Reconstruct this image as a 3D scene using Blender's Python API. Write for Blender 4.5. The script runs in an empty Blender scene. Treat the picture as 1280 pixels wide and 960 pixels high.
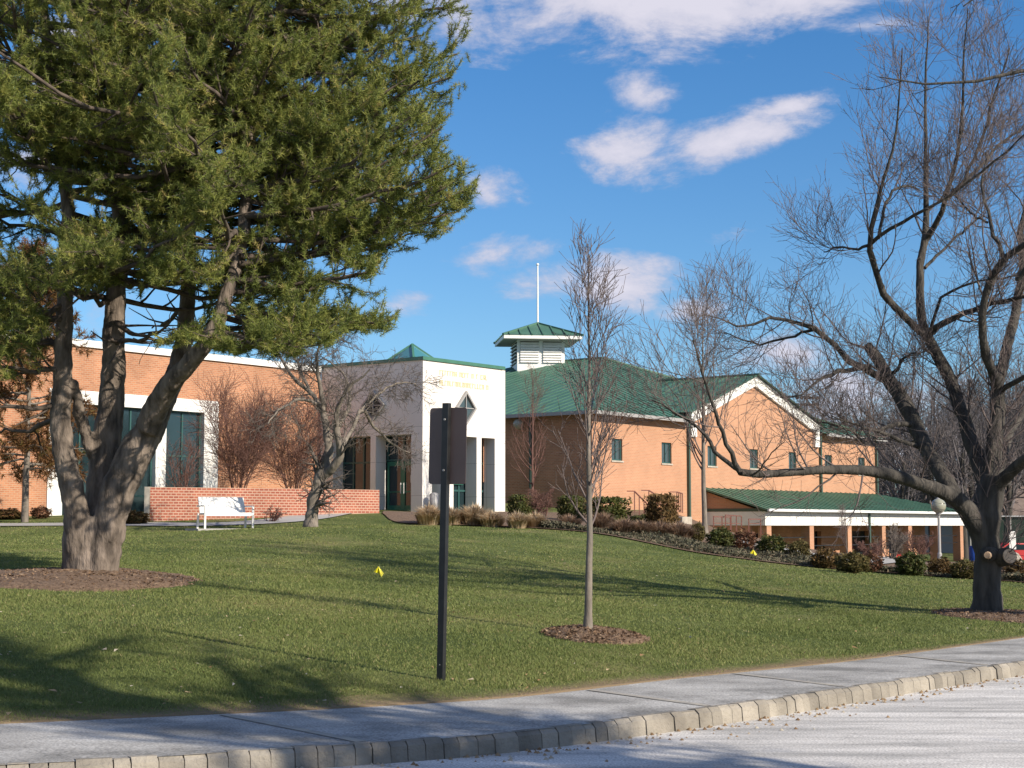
import bpy, math, random
import numpy as np
from mathutils import Vector, Matrix

# ------------------------------------------------------------------ camera, light, exposure
C = bpy.context.scene.collection
EYE, F = 1.6, 1983.0
PITCH = math.atan(177.5 / F)
cam = bpy.data.cameras.new('camera'); camo = bpy.data.objects.new('camera', cam); C.objects.link(camo)
camo.location = (0, 0, EYE); camo.rotation_euler = (math.pi / 2 + PITCH, 0, 0)
cam.sensor_width = 36; cam.lens = F / 1280 * 36; cam.clip_end = 6000; cam.clip_start = .1
bpy.context.scene.camera = camo
SUN_EL, SUN_AZ = 29.0, math.degrees(math.atan2(.80, -.60))
world = bpy.data.worlds.new('World'); bpy.context.scene.world = world; world.use_nodes = True
vs = bpy.context.scene.view_settings
vs.view_transform = 'Standard'; vs.look = 'None'; vs.gamma = 1; vs.use_curve_mapping = False; vs.exposure = 1.05
SKY_K = 0.05
sd = bpy.data.lights.new('sun', 'SUN'); sd.energy = 3.2; sd.angle = math.radians(.55); sd.color = (1, .90, .76)
so = bpy.data.objects.new('sun', sd); C.objects.link(so)
e_, a_ = math.radians(SUN_EL), math.radians(SUN_AZ)
SUN = Vector((math.sin(a_) * math.cos(e_), math.cos(a_) * math.cos(e_), math.sin(e_)))
so.rotation_euler = SUN.to_track_quat('Z', 'Y').to_euler()

# clouds given as directions: (x/y, z/y, half width, half height, tilt, weight)
def sky_dir(u, v):
    up = -(v - 480) / F; k = math.cos(PITCH) - up * math.sin(PITCH)
    return (u - 640) / F / k, (math.sin(PITCH) + up * math.cos(PITCH)) / k
CLOUDS = [(790, -6, 330, 66, 0, 1.25), (960, -10, 130, 40, 0, 1.0), (800, 116, 44, 26, 0, .85), (775, 182, 62, 40, .1, .95),
          (905, 180, 110, 30, .35, 1.05), (985, 133, 50, 13, .3, .8), (610, 240, 46, 26, -.3, .85), (650, 250, 36, 18, -.5, .6), (625, 318, 62, 24, .15, .9),
          (690, 352, 60, 24, 0, .95), (770, 356, 80, 30, 0, 1.0), (925, 288, 50, 18, 0, .7), (500, 382, 44, 16, 0, .7),
          (880, 385, 60, 18, 0, .75), (1080, 500, 120, 34, .1, .9), (980, 440, 90, 22, 0, .6), (1010, 225, 40, 12, .3, .45), (90, 60, 60, 60, 0, .8),
          (40, 200, 60, 40, 0, .8), (110, 400, 60, 30, 0, .5), (1180, 560, 220, 50, 0, .9)]
def build_world():
    nt = world.node_tree; nt.nodes.clear(); N = nt.nodes.new; L = nt.links.new
    out = N('ShaderNodeOutputWorld'); bg = N('ShaderNodeBackground'); L(bg.outputs[0], out.inputs[0])
    sky = N('ShaderNodeTexSky'); sky.sky_type = 'NISHITA'; sky.sun_disc = False
    sky.sun_elevation = math.radians(SUN_EL); sky.sun_rotation = math.radians(SUN_AZ)
    sky.air_density = 1.0; sky.dust_density = .25; sky.ozone_density = 2.5
    bg.inputs[1].default_value = SKY_K
    tc = N('ShaderNodeTexCoord'); sep = N('ShaderNodeSeparateXYZ'); L(tc.outputs['Generated'], sep.inputs[0])
    def math_(op, a, b=None, c=None, clamp=False):
        n = N('ShaderNodeMath'); n.operation = op; n.use_clamp = clamp
        for i, x in enumerate((a, b, c)):
            if x is None: continue
            if isinstance(x, (int, float)): n.inputs[i].default_value = x
            else: L(x, n.inputs[i])
        return n.outputs[0]
    y = math_('MAXIMUM', sep.outputs[1], .02)
    px = math_('DIVIDE', sep.outputs[0], y); pz = math_('DIVIDE', sep.outputs[2], y)
    comb = N('ShaderNodeCombineXYZ'); L(px, comb.inputs[0]); L(pz, comb.inputs[1])
    nz = N('ShaderNodeTexNoise'); nz.inputs['Scale'].default_value = 13; nz.inputs['Detail'].default_value = 10; nz.inputs['Roughness'].default_value = .66
    mp = N('ShaderNodeMapping'); mp.inputs['Scale'].default_value = (.8, 1.5, 1); mp.inputs['Rotation'].default_value = (0, 0, -.2)
    L(comb.outputs[0], mp.inputs[0]); L(mp.outputs[0], nz.inputs['Vector']); nz.inputs['Distortion'].default_value = .25
    field = None
    for (u, v, ru, rv, rot, wt) in CLOUDS:
        cx, cz = sky_dir(u, v); m = N('ShaderNodeMapping'); m.vector_type = 'TEXTURE'
        m.inputs['Location'].default_value = (cx, cz, 0); m.inputs['Rotation'].default_value = (0, 0, rot)
        m.inputs['Scale'].default_value = (ru / F * 1.45, rv / F * 1.6, 1)
        L(comb.outputs[0], m.inputs[0])
        ln = N('ShaderNodeVectorMath'); ln.operation = 'LENGTH'; L(m.outputs[0], ln.inputs[0])
        f = math_('MULTIPLY', math_('SUBTRACT', 1, ln.outputs['Value'], clamp=True), wt)
        f = math_('POWER', f, .8)
        field = f if field is None else math_('MAXIMUM', field, f)
    t = math_('ADD', field, math_('MULTIPLY', math_('SUBTRACT', nz.outputs[0], .5), 2.6))
    mr = N('ShaderNodeMapRange'); mr.interpolation_type = 'SMOOTHSTEP'
    mr.inputs[1].default_value = .26; mr.inputs[2].default_value = .88; L(t, mr.inputs[0])
    gate = math_('MULTIPLY', mr.outputs[0], math_('GREATER_THAN', sep.outputs[1], .05))
    gate = math_('MULTIPLY', gate, math_('GREATER_THAN', field, .005))
    gate = math_('MULTIPLY', gate, .93)
    # unseen broken cloud added behind and beside the viewpoint to neutralise the shade light
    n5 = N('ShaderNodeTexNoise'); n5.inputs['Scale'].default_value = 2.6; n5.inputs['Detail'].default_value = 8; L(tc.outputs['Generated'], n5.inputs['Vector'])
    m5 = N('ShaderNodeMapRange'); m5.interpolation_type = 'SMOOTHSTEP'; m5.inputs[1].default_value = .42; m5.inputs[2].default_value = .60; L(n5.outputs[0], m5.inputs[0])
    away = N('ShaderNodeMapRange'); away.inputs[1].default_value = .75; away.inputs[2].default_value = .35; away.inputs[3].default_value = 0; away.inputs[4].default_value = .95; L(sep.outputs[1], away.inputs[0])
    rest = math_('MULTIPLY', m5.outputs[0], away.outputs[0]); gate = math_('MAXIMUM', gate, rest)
    tint = N('ShaderNodeMix'); tint.data_type = 'RGBA'; tint.blend_type = 'MULTIPLY'; tint.inputs[0].default_value = 1
    L(sky.outputs[0], tint.inputs[6])
    th_ = N('ShaderNodeMapRange'); th_.inputs[1].default_value = .12; th_.inputs[2].default_value = .34; L(sep.outputs[2], th_.inputs[0])
    tm = N('ShaderNodeMix'); tm.data_type = 'RGBA'; tm.inputs[6].default_value = (.70, 1.02, 1.30, 1); tm.inputs[7].default_value = (.44, .94, 1.36, 1); L(th_.outputs[0], tm.inputs[0]); L(tm.outputs[2], tint.inputs[7])
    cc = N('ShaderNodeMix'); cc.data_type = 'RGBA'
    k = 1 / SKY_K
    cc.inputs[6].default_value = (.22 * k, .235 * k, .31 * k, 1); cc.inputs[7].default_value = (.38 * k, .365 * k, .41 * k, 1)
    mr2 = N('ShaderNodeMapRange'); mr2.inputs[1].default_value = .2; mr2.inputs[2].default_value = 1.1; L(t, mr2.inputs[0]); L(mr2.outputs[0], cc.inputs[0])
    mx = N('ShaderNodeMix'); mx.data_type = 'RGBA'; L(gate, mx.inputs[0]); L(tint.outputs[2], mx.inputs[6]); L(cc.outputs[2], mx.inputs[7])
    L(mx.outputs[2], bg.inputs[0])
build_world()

# ------------------------------------------------------------------ pixel ray <-> world
def P(u, v, Y):
    a, b = sky_dir(u, v)
    return Vector((a * Y, Y, EYE + b * Y))

# ------------------------------------------------------------------ helpers: objects
def tag(o, label=None, cat=None, group=None, kind=None):
    if label: o['label'] = label
    if cat: o['category'] = cat
    if group: o['group'] = group
    if kind: o['kind'] = kind
    return o
def empty(name, loc=(0, 0, 0), rz=0):
    o = bpy.data.objects.new(name, None); C.objects.link(o); o.location = loc; o.rotation_euler = (0, 0, rz); o.empty_display_size = .3
    return o
def copy_tree(o, parent=None):
    c = o.copy(); C.objects.link(c); c.parent = parent
    for ch in o.children: copy_tree(ch, c)
    return c
def mesh_np(name, V, faces, mat, parent=None, smooth=False, attr=None):
    """faces: list of int arrays (n,3) or (n,4)"""
    V = np.asarray(V, dtype=np.float32).reshape(-1, 3)
    me = bpy.data.meshes.new(name); me.vertices.add(len(V)); me.vertices.foreach_set('co', V.ravel())
    faces = [np.asarray(f, dtype=np.int32) for f in faces if len(f)]
    nl = sum(f.size for f in faces); nf = sum(len(f) for f in faces)
    me.loops.add(nl); me.polygons.add(nf)
    me.loops.foreach_set('vertex_index', np.concatenate([f.ravel() for f in faces]))
    tot = np.concatenate([np.full(len(f), f.shape[1], np.int32) for f in faces])
    st = np.concatenate([[0], np.cumsum(tot)[:-1]]).astype(np.int32)
    me.polygons.foreach_set('loop_start', st); me.polygons.foreach_set('loop_total', tot)
    if smooth: me.polygons.foreach_set('use_smooth', np.ones(nf, bool))
    if attr is not None:
        at = me.attributes.new('var', 'FLOAT', 'POINT'); at.data.foreach_set('value', np.asarray(attr, np.float32))
    me.update(); me.validate(verbose=False)
    me.materials.append(mat)
    o = bpy.data.objects.new(name, me); C.objects.link(o)
    if parent: o.parent = parent
    return o
class MB:
    def __init__(s): s.v = []; s.f = []
    def add(s, vs, fs):
        n = len(s.v); s.v += [tuple(x) for x in vs]; s.f += [tuple(n + i for i in f) for f in fs]; return s
    def box(s, x0, x1, y0, y1, z0, z1):
        return s.add([(x0,y0,z0),(x1,y0,z0),(x1,y1,z0),(x0,y1,z0),(x0,y0,z1),(x1,y0,z1),(x1,y1,z1),(x0,y1,z1)],
                     [(0,3,2,1),(4,5,6,7),(0,1,5,4),(1,2,6,5),(2,3,7,6),(3,0,4,7)])
    def bar(s, a, b, w, h=None, up=(0, 0, 1)):
        a, b = Vector(a), Vector(b); h = h or w; d = (b - a).normalized(); up = Vector(up)
        if abs(d.dot(up)) > .95: up = Vector((0, 1, 0))
        x = d.cross(up).normalized() * w / 2; y = x.cross(d).normalized() * h / 2
        vs = [p + sx * x + sy * y for p in (a, b) for sx, sy in ((-1,-1),(1,-1),(1,1),(-1,1))]
        return s.add(vs, [(3,2,1,0),(4,5,6,7),(0,1,5,4),(1,2,6,5),(2,3,7,6),(3,0,4,7)])
    def prism(s, pts, off):
        """pts: planar polygon, extruded by vector off"""
        n = len(pts); off = Vector(off); pts = [Vector(p) for p in pts]
        return s.add(pts + [p + off for p in pts], [tuple(range(n))[::-1], tuple(range(n, 2 * n))] + [(i, (i + 1) % n, n + (i + 1) % n, n + i) for i in range(n)])
    def tube(s, pts, rs, k=8, cap=True):
        pts = [Vector(p) for p in pts]; rings = []
        for i, p in enumerate(pts):
            d = (pts[min(i + 1, len(pts) - 1)] - pts[max(i - 1, 0)]).normalized()
            ref = Vector((1, 0, 0)) if abs(d.x) < .8 else Vector((0, 1, 0))
            x = d.cross(ref).normalized(); y = d.cross(x)
            r = rs[i] if isinstance(rs, (list, tuple)) else rs
            rings.append([p + x * r * math.cos(6.2832 * j / k) + y * r * math.sin(6.2832 * j / k) for j in range(k)])
        vs = [q for r in rings for q in r]; fs = []
        for i in range(len(pts) - 1):
            for j in range(k): fs.append((i*k+j, i*k+(j+1)%k, (i+1)*k+(j+1)%k, (i+1)*k+j))
        if cap: fs += [tuple(range(k))[::-1], tuple((len(pts)-1)*k + j for j in range(k))]
        return s.add(vs, fs)
    def sphere(s, c, r, nu=14, nv=9, sz=1):
        vs = [(c[0], c[1], c[2] + r * sz)]; fs = []
        for i in range(1, nv):
            t = math.pi * i / nv
            for j in range(nu): vs.append((c[0] + r*math.sin(t)*math.cos(6.2832*j/nu), c[1] + r*math.sin(t)*math.sin(6.2832*j/nu), c[2] + r*sz*math.cos(t)))
        vs.append((c[0], c[1], c[2] - r * sz)); L = len(vs) - 1
        for j in range(nu): fs.append((0, 1 + j, 1 + (j+1) % nu)); fs.append((L, L - nu + (j+1) % nu, L - nu + j))
        for i in range(nv - 2):
            for j in range(nu): a = 1 + i*nu; fs.append((a + j, a + nu + j, a + nu + (j+1) % nu, a + (j+1) % nu))
        return s.add(vs, fs)
    def wall(s, mapf, L0, L1, Z0, Z1, openings, th):
        """slab in (l, z), depth 0..th, with rectangular openings; mapf(l, d, z) -> xyz"""
        ls = sorted({L0, L1, *[o[0] for o in openings], *[o[1] for o in openings]}); zs = sorted({Z0, Z1, *[o[2] for o in openings], *[o[3] for o in openings]})
        ls = [l for l in ls if L0 <= l <= L1]; zs = [z for z in zs if Z0 <= z <= Z1]
        def solid(i, j):
            if i < 0 or j < 0 or i >= len(ls) - 1 or j >= len(zs) - 1: return False
            l, z = (ls[i] + ls[i+1]) / 2, (zs[j] + zs[j+1]) / 2
            return not any(o[0] < l < o[1] and o[2] < z < o[3] for o in openings)
        q = lambda pts: s.add([mapf(*p) for p in pts], [(0, 1, 2, 3)])
        for i in range(len(ls) - 1):
            for j in range(len(zs) - 1):
                if not solid(i, j): continue
                a, b, c, d = ls[i], ls[i+1], zs[j], zs[j+1]
                q([(a,0,c),(b,0,c),(b,0,d),(a,0,d)]); q([(a,th,d),(b,th,d),(b,th,c),(a,th,c)])
                if not solid(i-1, j): q([(a,0,c),(a,0,d),(a,th,d),(a,th,c)])
                if not solid(i+1, j): q([(b,0,c),(b,th,c),(b,th,d),(b,0,d)])
                if not solid(i, j-1): q([(a,0,c),(a,th,c),(b,th,c),(b,0,c)])
                if not solid(i, j+1): q([(a,0,d),(b,0,d),(b,th,d),(a,th,d)])
        return s
    def build(s, name, mat, parent=None, smooth=False, bevel=0):
        me = bpy.data.meshes.new(name); me.from_pydata(s.v, [], s.f); me.materials.append(mat)
        if smooth: me.polygons.foreach_set('use_smooth', [True] * len(me.polygons))
        o = bpy.data.objects.new(name, me); C.objects.link(o)
        if parent: o.parent = parent
        if bevel:
            m = o.modifiers.new('bevel', 'BEVEL'); m.width = bevel; m.segments = 2; m.limit_method = 'ANGLE'
        return o

# ------------------------------------------------------------------ materials
def mat(name, col, rough=.8, col2=None, scale=6, detail=4, bump=0, bscale=None, metal=0, spec=None, mid=(.35, .65), vec=None, stretch=None, trans=0):
    m = bpy.data.materials.new(name); m.use_nodes = True; nt = m.node_tree; b = nt.nodes['Principled BSDF']; N = nt.nodes.new; L = nt.links.new
    b.inputs['Base Color'].default_value = (*col, 1); b.inputs['Roughness'].default_value = rough; b.inputs['Metallic'].default_value = metal
    if spec is not None: b.inputs['Specular IOR Level'].default_value = spec
    tc = N('ShaderNodeTexCoord'); src = tc.outputs['Object']
    if stretch:
        mp = N('ShaderNodeMapping'); mp.inputs['Scale'].default_value = stretch; L(src, mp.inputs[0]); src = mp.outputs[0]
    if col2 is not None:
        n = N('ShaderNodeTexNoise'); n.inputs['Scale'].default_value = scale; n.inputs['Detail'].default_value = detail; L(src, n.inputs[0])
        r = N('ShaderNodeValToRGB'); r.color_ramp.elements[0].position = mid[0]; r.color_ramp.elements[1].position = mid[1]
        r.color_ramp.elements[0].color = (*col, 1); r.color_ramp.elements[1].color = (*col2, 1); L(n.outputs[0], r.inputs[0]); L(r.outputs[0], b.inputs['Base Color'])
    if bump:
        n2 = N('ShaderNodeTexNoise'); n2.inputs['Scale'].default_value = bscale or scale * 3; n2.inputs['Detail'].default_value = 5; L(src, n2.inputs[0])
        bp = N('ShaderNodeBump'); bp.inputs['Strength'].default_value = bump; bp.inputs['Distance'].default_value = .02
        L(n2.outputs[0], bp.inputs['Height']); L(bp.outputs[0], b.inputs['Normal'])
    return m
def brick_mat(name, c1, c2, mortar, scale=1.0, bw=.215, bh=.075, ms=.012, stain=.25, offset=.5):
    m = bpy.data.materials.new(name); m.use_nodes = True; nt = m.node_tree; b = nt.nodes['Principled BSDF']; N = nt.nodes.new; L = nt.links.new
    tc = N('ShaderNodeTexCoord'); sp = N('ShaderNodeSeparateXYZ'); L(tc.outputs['Object'], sp.inputs[0])
    ad = N('ShaderNodeMath'); ad.operation = 'ADD'; L(sp.outputs[0], ad.inputs[0]); L(sp.outputs[1], ad.inputs[1])
    cb = N('ShaderNodeCombineXYZ'); L(ad.outputs[0], cb.inputs[0]); L(sp.outputs[2], cb.inputs[1])
    br = N('ShaderNodeTexBrick'); L(cb.outputs[0], br.inputs[0]); br.offset = offset
    br.inputs['Color1'].default_value = (*c1, 1); br.inputs['Color2'].default_value = (*c2, 1); br.inputs['Mortar'].default_value = (*mortar, 1)
    br.inputs['Scale'].default_value = scale; br.inputs['Brick Width'].default_value = bw; br.inputs['Row Height'].default_value = bh; br.inputs['Mortar Size'].default_value = ms
    n = N('ShaderNodeTexNoise'); n.inputs['Scale'].default_value = .7; n.inputs['Detail'].default_value = 6; L(tc.outputs['Object'], n.inputs[0])
    mr = N('ShaderNodeMapRange'); mr.inputs[1].default_value = .3; mr.inputs[2].default_value = .7; mr.inputs[3].default_value = 1 - stain; mr.inputs[4].default_value = 1 + stain * .4; L(n.outputs[0], mr.inputs[0])
    mx = N('ShaderNodeMix'); mx.data_type = 'RGBA'; mx.blend_type = 'MULTIPLY'; mx.inputs[0].default_value = 1; L(br.outputs[0], mx.inputs[6]); L(mr.outputs[0], mx.inputs[7])
    L(mx.outputs[2], b.inputs['Base Color']); b.inputs['Roughness'].default_value = .9
    bp = N('ShaderNodeBump'); bp.inputs['Strength'].default_value = .3; bp.inputs['Distance'].default_value = .008; bp.invert = True
    L(br.outputs[1], bp.inputs['Height']); L(bp.outputs[0], b.inputs['Normal'])
    return m
def var_mat(name, ramp, rough=.7, spec=.25, transl=0.0, noise=None):
    """colour from the per-vertex 'var' attribute; ramp: [(pos, rgb)...]"""
    m = bpy.data.materials.new(name); m.use_nodes = True; nt = m.node_tree; b = nt.nodes['Principled BSDF']; N = nt.nodes.new; L = nt.links.new
    at = N('ShaderNodeAttribute'); at.attribute_name = 'var'; r = N('ShaderNodeValToRGB')
    cr = r.color_ramp
    while len(cr.elements) < len(ramp): cr.elements.new(.5)
    for e, (p, c) in zip(cr.elements, ramp): e.position = p; e.color = (*c, 1)
    fac = at.outputs['Fac']
    if noise:
        tc = N('ShaderNodeTexCoord'); n = N('ShaderNodeTexNoise'); n.inputs['Scale'].default_value = noise[0]; n.inputs['Detail'].default_value = 3; L(tc.outputs['Object'], n.inputs[0])
        a = N('ShaderNodeMath'); a.operation = 'MULTIPLY_ADD'; L(n.outputs[0], a.inputs[0]); a.inputs[1].default_value = noise[1]; L(fac, a.inputs[2])
        s2 = N('ShaderNodeMath'); s2.operation = 'SUBTRACT'; L(a.outputs[0], s2.inputs[0]); s2.inputs[1].default_value = noise[1] / 2; fac = s2.outputs[0]
    L(fac, r.inputs[0]); L(r.outputs[0], b.inputs['Base Color']); b.inputs['Roughness'].default_value = rough; b.inputs['Specular IOR Level'].default_value = spec
    if transl:
        t = N('ShaderNodeBsdfTranslucent'); L(r.outputs[0], t.inputs[0]); ms = N('ShaderNodeMixShader'); ms.inputs[0].default_value = transl
        L(b.outputs[0], ms.inputs[1]); L(t.outputs[0], ms.inputs[2]); L(ms.outputs[0], nt.nodes['Material Output'].inputs[0])
    return m
M = {}
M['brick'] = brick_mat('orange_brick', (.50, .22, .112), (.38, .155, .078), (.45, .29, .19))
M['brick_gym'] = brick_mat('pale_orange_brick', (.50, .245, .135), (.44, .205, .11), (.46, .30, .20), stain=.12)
M['brick_wall'] = brick_mat('red_garden_brick', (.42, .13, .075), (.30, .08, .048), (.52, .34, .25), bw=.215, bh=.088, ms=.016, offset=.5)
M['stucco'] = brick_mat('cream_panel', (.74, .70, .65), (.73, .69, .64), (.5, .47, .43), bw=2.6, bh=1.42, ms=.012, stain=.06, offset=0)
M['white'] = mat('white_paint', (.80, .79, .76), .55, (.74, .73, .69), 3)
M['white_metal'] = mat('white_metal', (.8, .8, .78), .35)
M['green_trim'] = mat('green_trim', (.05, .15, .10), .45, (.06, .18, .125), 2)
M['door_green'] = mat('door_green', (.02, .14, .09), .4)
M['soffit'] = mat('soffit', (.45, .43, .42), .8)
M['dark_green'] = mat('dark_green_downspout', (.045, .085, .065), .5)
M['glass'] = mat('dark_window_glass', (.015, .03, .035), .06, spec=.8)
M['glass_teal'] = mat('grey_glass', (.05, .07, .075), .14, spec=.7)
M['glass_sky'] = mat('skylight_glass', (.06, .20, .23), .12, spec=.9)
M['frame'] = mat('teal_frame', (.03, .09, .085), .4)
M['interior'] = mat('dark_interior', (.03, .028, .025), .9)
M['stone'] = mat('pale_stone', (.48, .43, .36), .9, (.36, .32, .26), 4, bump=.3)
M['concrete'] = mat('concrete', (.40, .385, .36), .9, (.33, .32, .30), 2.5, bump=.2, bscale=60)
M['black_paint'] = mat('black_paint', (.012, .012, .013), .4, (.02, .02, .02), 12)
M['sign_back'] = mat('brown_sign_metal', (.105, .073, .066), .5, (.125, .09, .08), 3)
M['sign_face'] = mat('sign_face', (.7, .7, .68), .4)
M['rust'] = mat('rust_paint', (.16, .06, .045), .7)
M['gold'] = mat('gold_letters', (.72, .66, .42), .5)
M['bark_dark'] = mat('dark_bark', (.034, .031, .027), .95, (.085, .075, .063), 9, 8, bump=1.6, bscale=26, stretch=(1, 1, .22))
M['bark_pine'] = mat('pine_bark', (.07, .055, .043), .95, (.25, .20, .16), 9, 8, bump=1.4, bscale=26, stretch=(1, 1, .3))
M['bark_limb'] = mat('pine_limb_bark', (.06, .047, .036), .95, (.13, .10, .08), 9, 5, bump=.5, bscale=20)
M['bark_grey'] = mat('grey_bark', (.14, .12, .098), .9, (.23, .195, .16), 10, bump=.5, bscale=30, stretch=(1, 1, .4))
M['twig_purple'] = mat('purple_twig', (.105, .08, .075), .8, (.16, .125, .115), 2)
M['twig_red'] = mat('red_brown_twig', (.12, .058, .045), .8, (.17, .085, .065), 3)
M['twig_grey'] = mat('grey_twig', (.16, .13, .11), .85, (.10, .085, .072), 2)
M['twig_far'] = mat('far_twig', (.10, .09, .095), .9, (.15, .13, .13), .3)
M['cut_wood'] = mat('cut_wood', (.62, .45, .30), .8, (.42, .28, .18), 12)
M['needle'] = var_mat('pine_needle', [(0, (.08, .115, .035)), (.5, (.22, .26, .062)), (.85, (.40, .40, .105)), (1, (.46, .36, .15))], .55, .3, .35)
M['needle_brown'] = var_mat('brown_needle', [(0, (.10, .05, .022)), (.6, (.20, .10, .04)), (1, (.15, .14, .04))], .7, .2, .2)
M['grass'] = var_mat('grass_blade', [(0, (.095, .125, .038)), (.45, (.19, .228, .068)), (.75, (.28, .27, .105)), (1, (.42, .34, .17))], .6, .25, .3, noise=(.33, .75))
M['leaf_box'] = var_mat('boxwood_leaf', [(0, (.03, .045, .01)), (.6, (.075, .085, .02)), (1, (.14, .11, .03))], .6, .3, .15)
M['leaf_olive'] = var_mat('olive_leaf', [(0, (.06, .055, .02)), (.6, (.12, .10, .035)), (1, (.19, .12, .05))], .7, .2, .15)
M['leaf_red'] = var_mat('reddish_leaf', [(0, (.07, .035, .02)), (.6, (.16, .075, .045)), (1, (.20, .14, .06))], .7, .2, .15)
M['leaf_bronze'] = var_mat('bronze_leaf', [(0, (.05, .04, .015)), (.6, (.13, .08, .03)), (1, (.2, .12, .05))], .7, .2, .15)
M['straw'] = var_mat('dry_grass', [(0, (.38, .27, .16)), (.6, (.68, .53, .35)), (1, (.78, .65, .46))], .8, .2, .45)
M['straw_dark'] = var_mat('dull_dry_grass', [(0, (.22, .14, .09)), (.6, (.42, .29, .20)), (1, (.54, .40, .28))], .8, .2, .35)
M['cover'] = var_mat('grey_green_cover', [(0, (.05, .055, .035)), (.6, (.12, .115, .075)), (1, (.2, .16, .11))], .8, .2, .1)
M['litter'] = var_mat('dry_leaf', [(0, (.20, .12, .06)), (.6, (.40, .28, .16)), (1, (.55, .5, .4))], .8, .2, .1)
M['mulch'] = mat('mulch', (.095, .058, .036), .95, (.22, .145, .092), 22, 8, bump=1, bscale=45)
M['yellow'] = mat('yellow_flag', (.85, .75, .02), .5)
M['blue'] = mat('blue_plastic', (.02, .08, .4), .5)
M['red'] = mat('red_paint', (.45, .03, .03), .4)
M['rock'] = mat('pale_rock', (.36, .32, .26), .9, (.22, .19, .16), 3, bump=.5)
M['grey_metal'] = mat('grey_metal', (.32, .31, .30), .5)
M['globe'] = mat('globe_plastic', (.30, .30, .23), .15, spec=.7)
M['net'] = mat('green_fence_mesh', (.03, .055, .04), .8, (.05, .075, .055), .6)
M['roof_brown'] = mat('brown_roof', (.14, .105, .09), .9, (.18, .14, .12), 2)
M['siding'] = mat('pale_siding', (.35, .32, .28), .8)

def metal_roof():
    m = mat('green_metal_roof', (.052, .13, .086), .5, (.076, .17, .115), .9, 5); return m
M['roof'] = metal_roof()

def road_mat(name, c1, c2, c3, streak, rot):
    m = bpy.data.materials.new(name); m.use_nodes = True; nt = m.node_tree; b = nt.nodes['Principled BSDF']; N = nt.nodes.new; L = nt.links.new
    tc = N('ShaderNodeTexCoord'); mp = N('ShaderNodeMapping'); mp.inputs['Rotation'].default_value = (0, 0, rot); mp.inputs['Scale'].default_value = streak; mp.vector_type = 'POINT'
    L(tc.outputs['Object'], mp.inputs[0])
    n = N('ShaderNodeTexNoise'); n.inputs['Scale'].default_value = 1; n.inputs['Detail'].default_value = 8; n.inputs['Roughness'].default_value = .6; L(mp.outputs[0], n.inputs[0])
    r = N('ShaderNodeValToRGB'); cr = r.color_ramp; cr.elements[0].position = .36; cr.elements[0].color = (*c1, 1); cr.elements[1].position = .66; cr.elements[1].color = (*c3, 1)
    e = cr.elements.new(.5); e.color = (*c2, 1); L(n.outputs[0], r.inputs[0])
    g = N('ShaderNodeTexNoise'); g.inputs['Scale'].default_value = 55; g.inputs['Detail'].default_value = 3; L(tc.outputs['Object'], g.inputs[0])
    mr = N('ShaderNodeMapRange'); mr.inputs[1].default_value = .3; mr.inputs[2].default_value = .7; mr.inputs[3].default_value = .55; mr.inputs[4].default_value = 1.38; L(g.outputs[0], mr.inputs[0])
    mx = N('ShaderNodeMix'); mx.data_type = 'RGBA'; mx.blend_type = 'MULTIPLY'; mx.inputs[0].default_value = 1; L(r.outputs[0], mx.inputs[6]); L(mr.outputs[0], mx.inputs[7])
    # cracks
    w = N('ShaderNodeTexVoronoi'); w.feature = 'DISTANCE_TO_EDGE'; w.inputs['Scale'].default_value = .55
    n3 = N('ShaderNodeTexNoise'); n3.inputs['Scale'].default_value = 1.5; n3.inputs['Detail'].default_value = 5; L(tc.outputs['Object'], n3.inputs[0])
    va = N('ShaderNodeVectorMath'); va.operation = 'MULTIPLY_ADD'; L(n3.outputs['Color'], va.inputs[0]); va.inputs[1].default_value = (1.2, 1.2, 0); L(tc.outputs['Object'], va.inputs[2]); L(va.outputs[0], w.inputs[0])
    ck = N('ShaderNodeMapRange'); ck.inputs[1].default_value = 0; ck.inputs[2].default_value = .012; ck.inputs[3].default_value = .82; ck.inputs[4].default_value = 1; L(w.outputs[0], ck.inputs[0])
    mx2 = N('ShaderNodeMix'); mx2.data_type = 'RGBA'; mx2.blend_type = 'MULTIPLY'; mx2.inputs[0].default_value = 1; L(mx.outputs[2], mx2.inputs[6]); L(ck.outputs[0], mx2.inputs[7])
    L(mx2.outputs[2], b.inputs['Base Color']); b.inputs['Roughness'].default_value = .85
    bp = N('ShaderNodeBump'); bp.inputs['Strength'].default_value = .35; bp.inputs['Distance'].default_value = .006; L(g.outputs[0], bp.inputs['Height']); L(bp.outputs[0], b.inputs['Normal'])
    return m
M['road'] = road_mat('worn_asphalt', (.36, .35, .33), (.55, .53, .50), (.73, .705, .665), (.5, 2.6, 1), -.72)
M['joint'] = mat('pale_joint', (.40, .37, .31), .9, (.30, .28, .25), 6)
M['walk'] = road_mat('old_sidewalk', (.20, .195, .18), (.34, .33, .31), (.47, .46, .435), (1.1, 1.6, 1), -.6)

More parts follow.
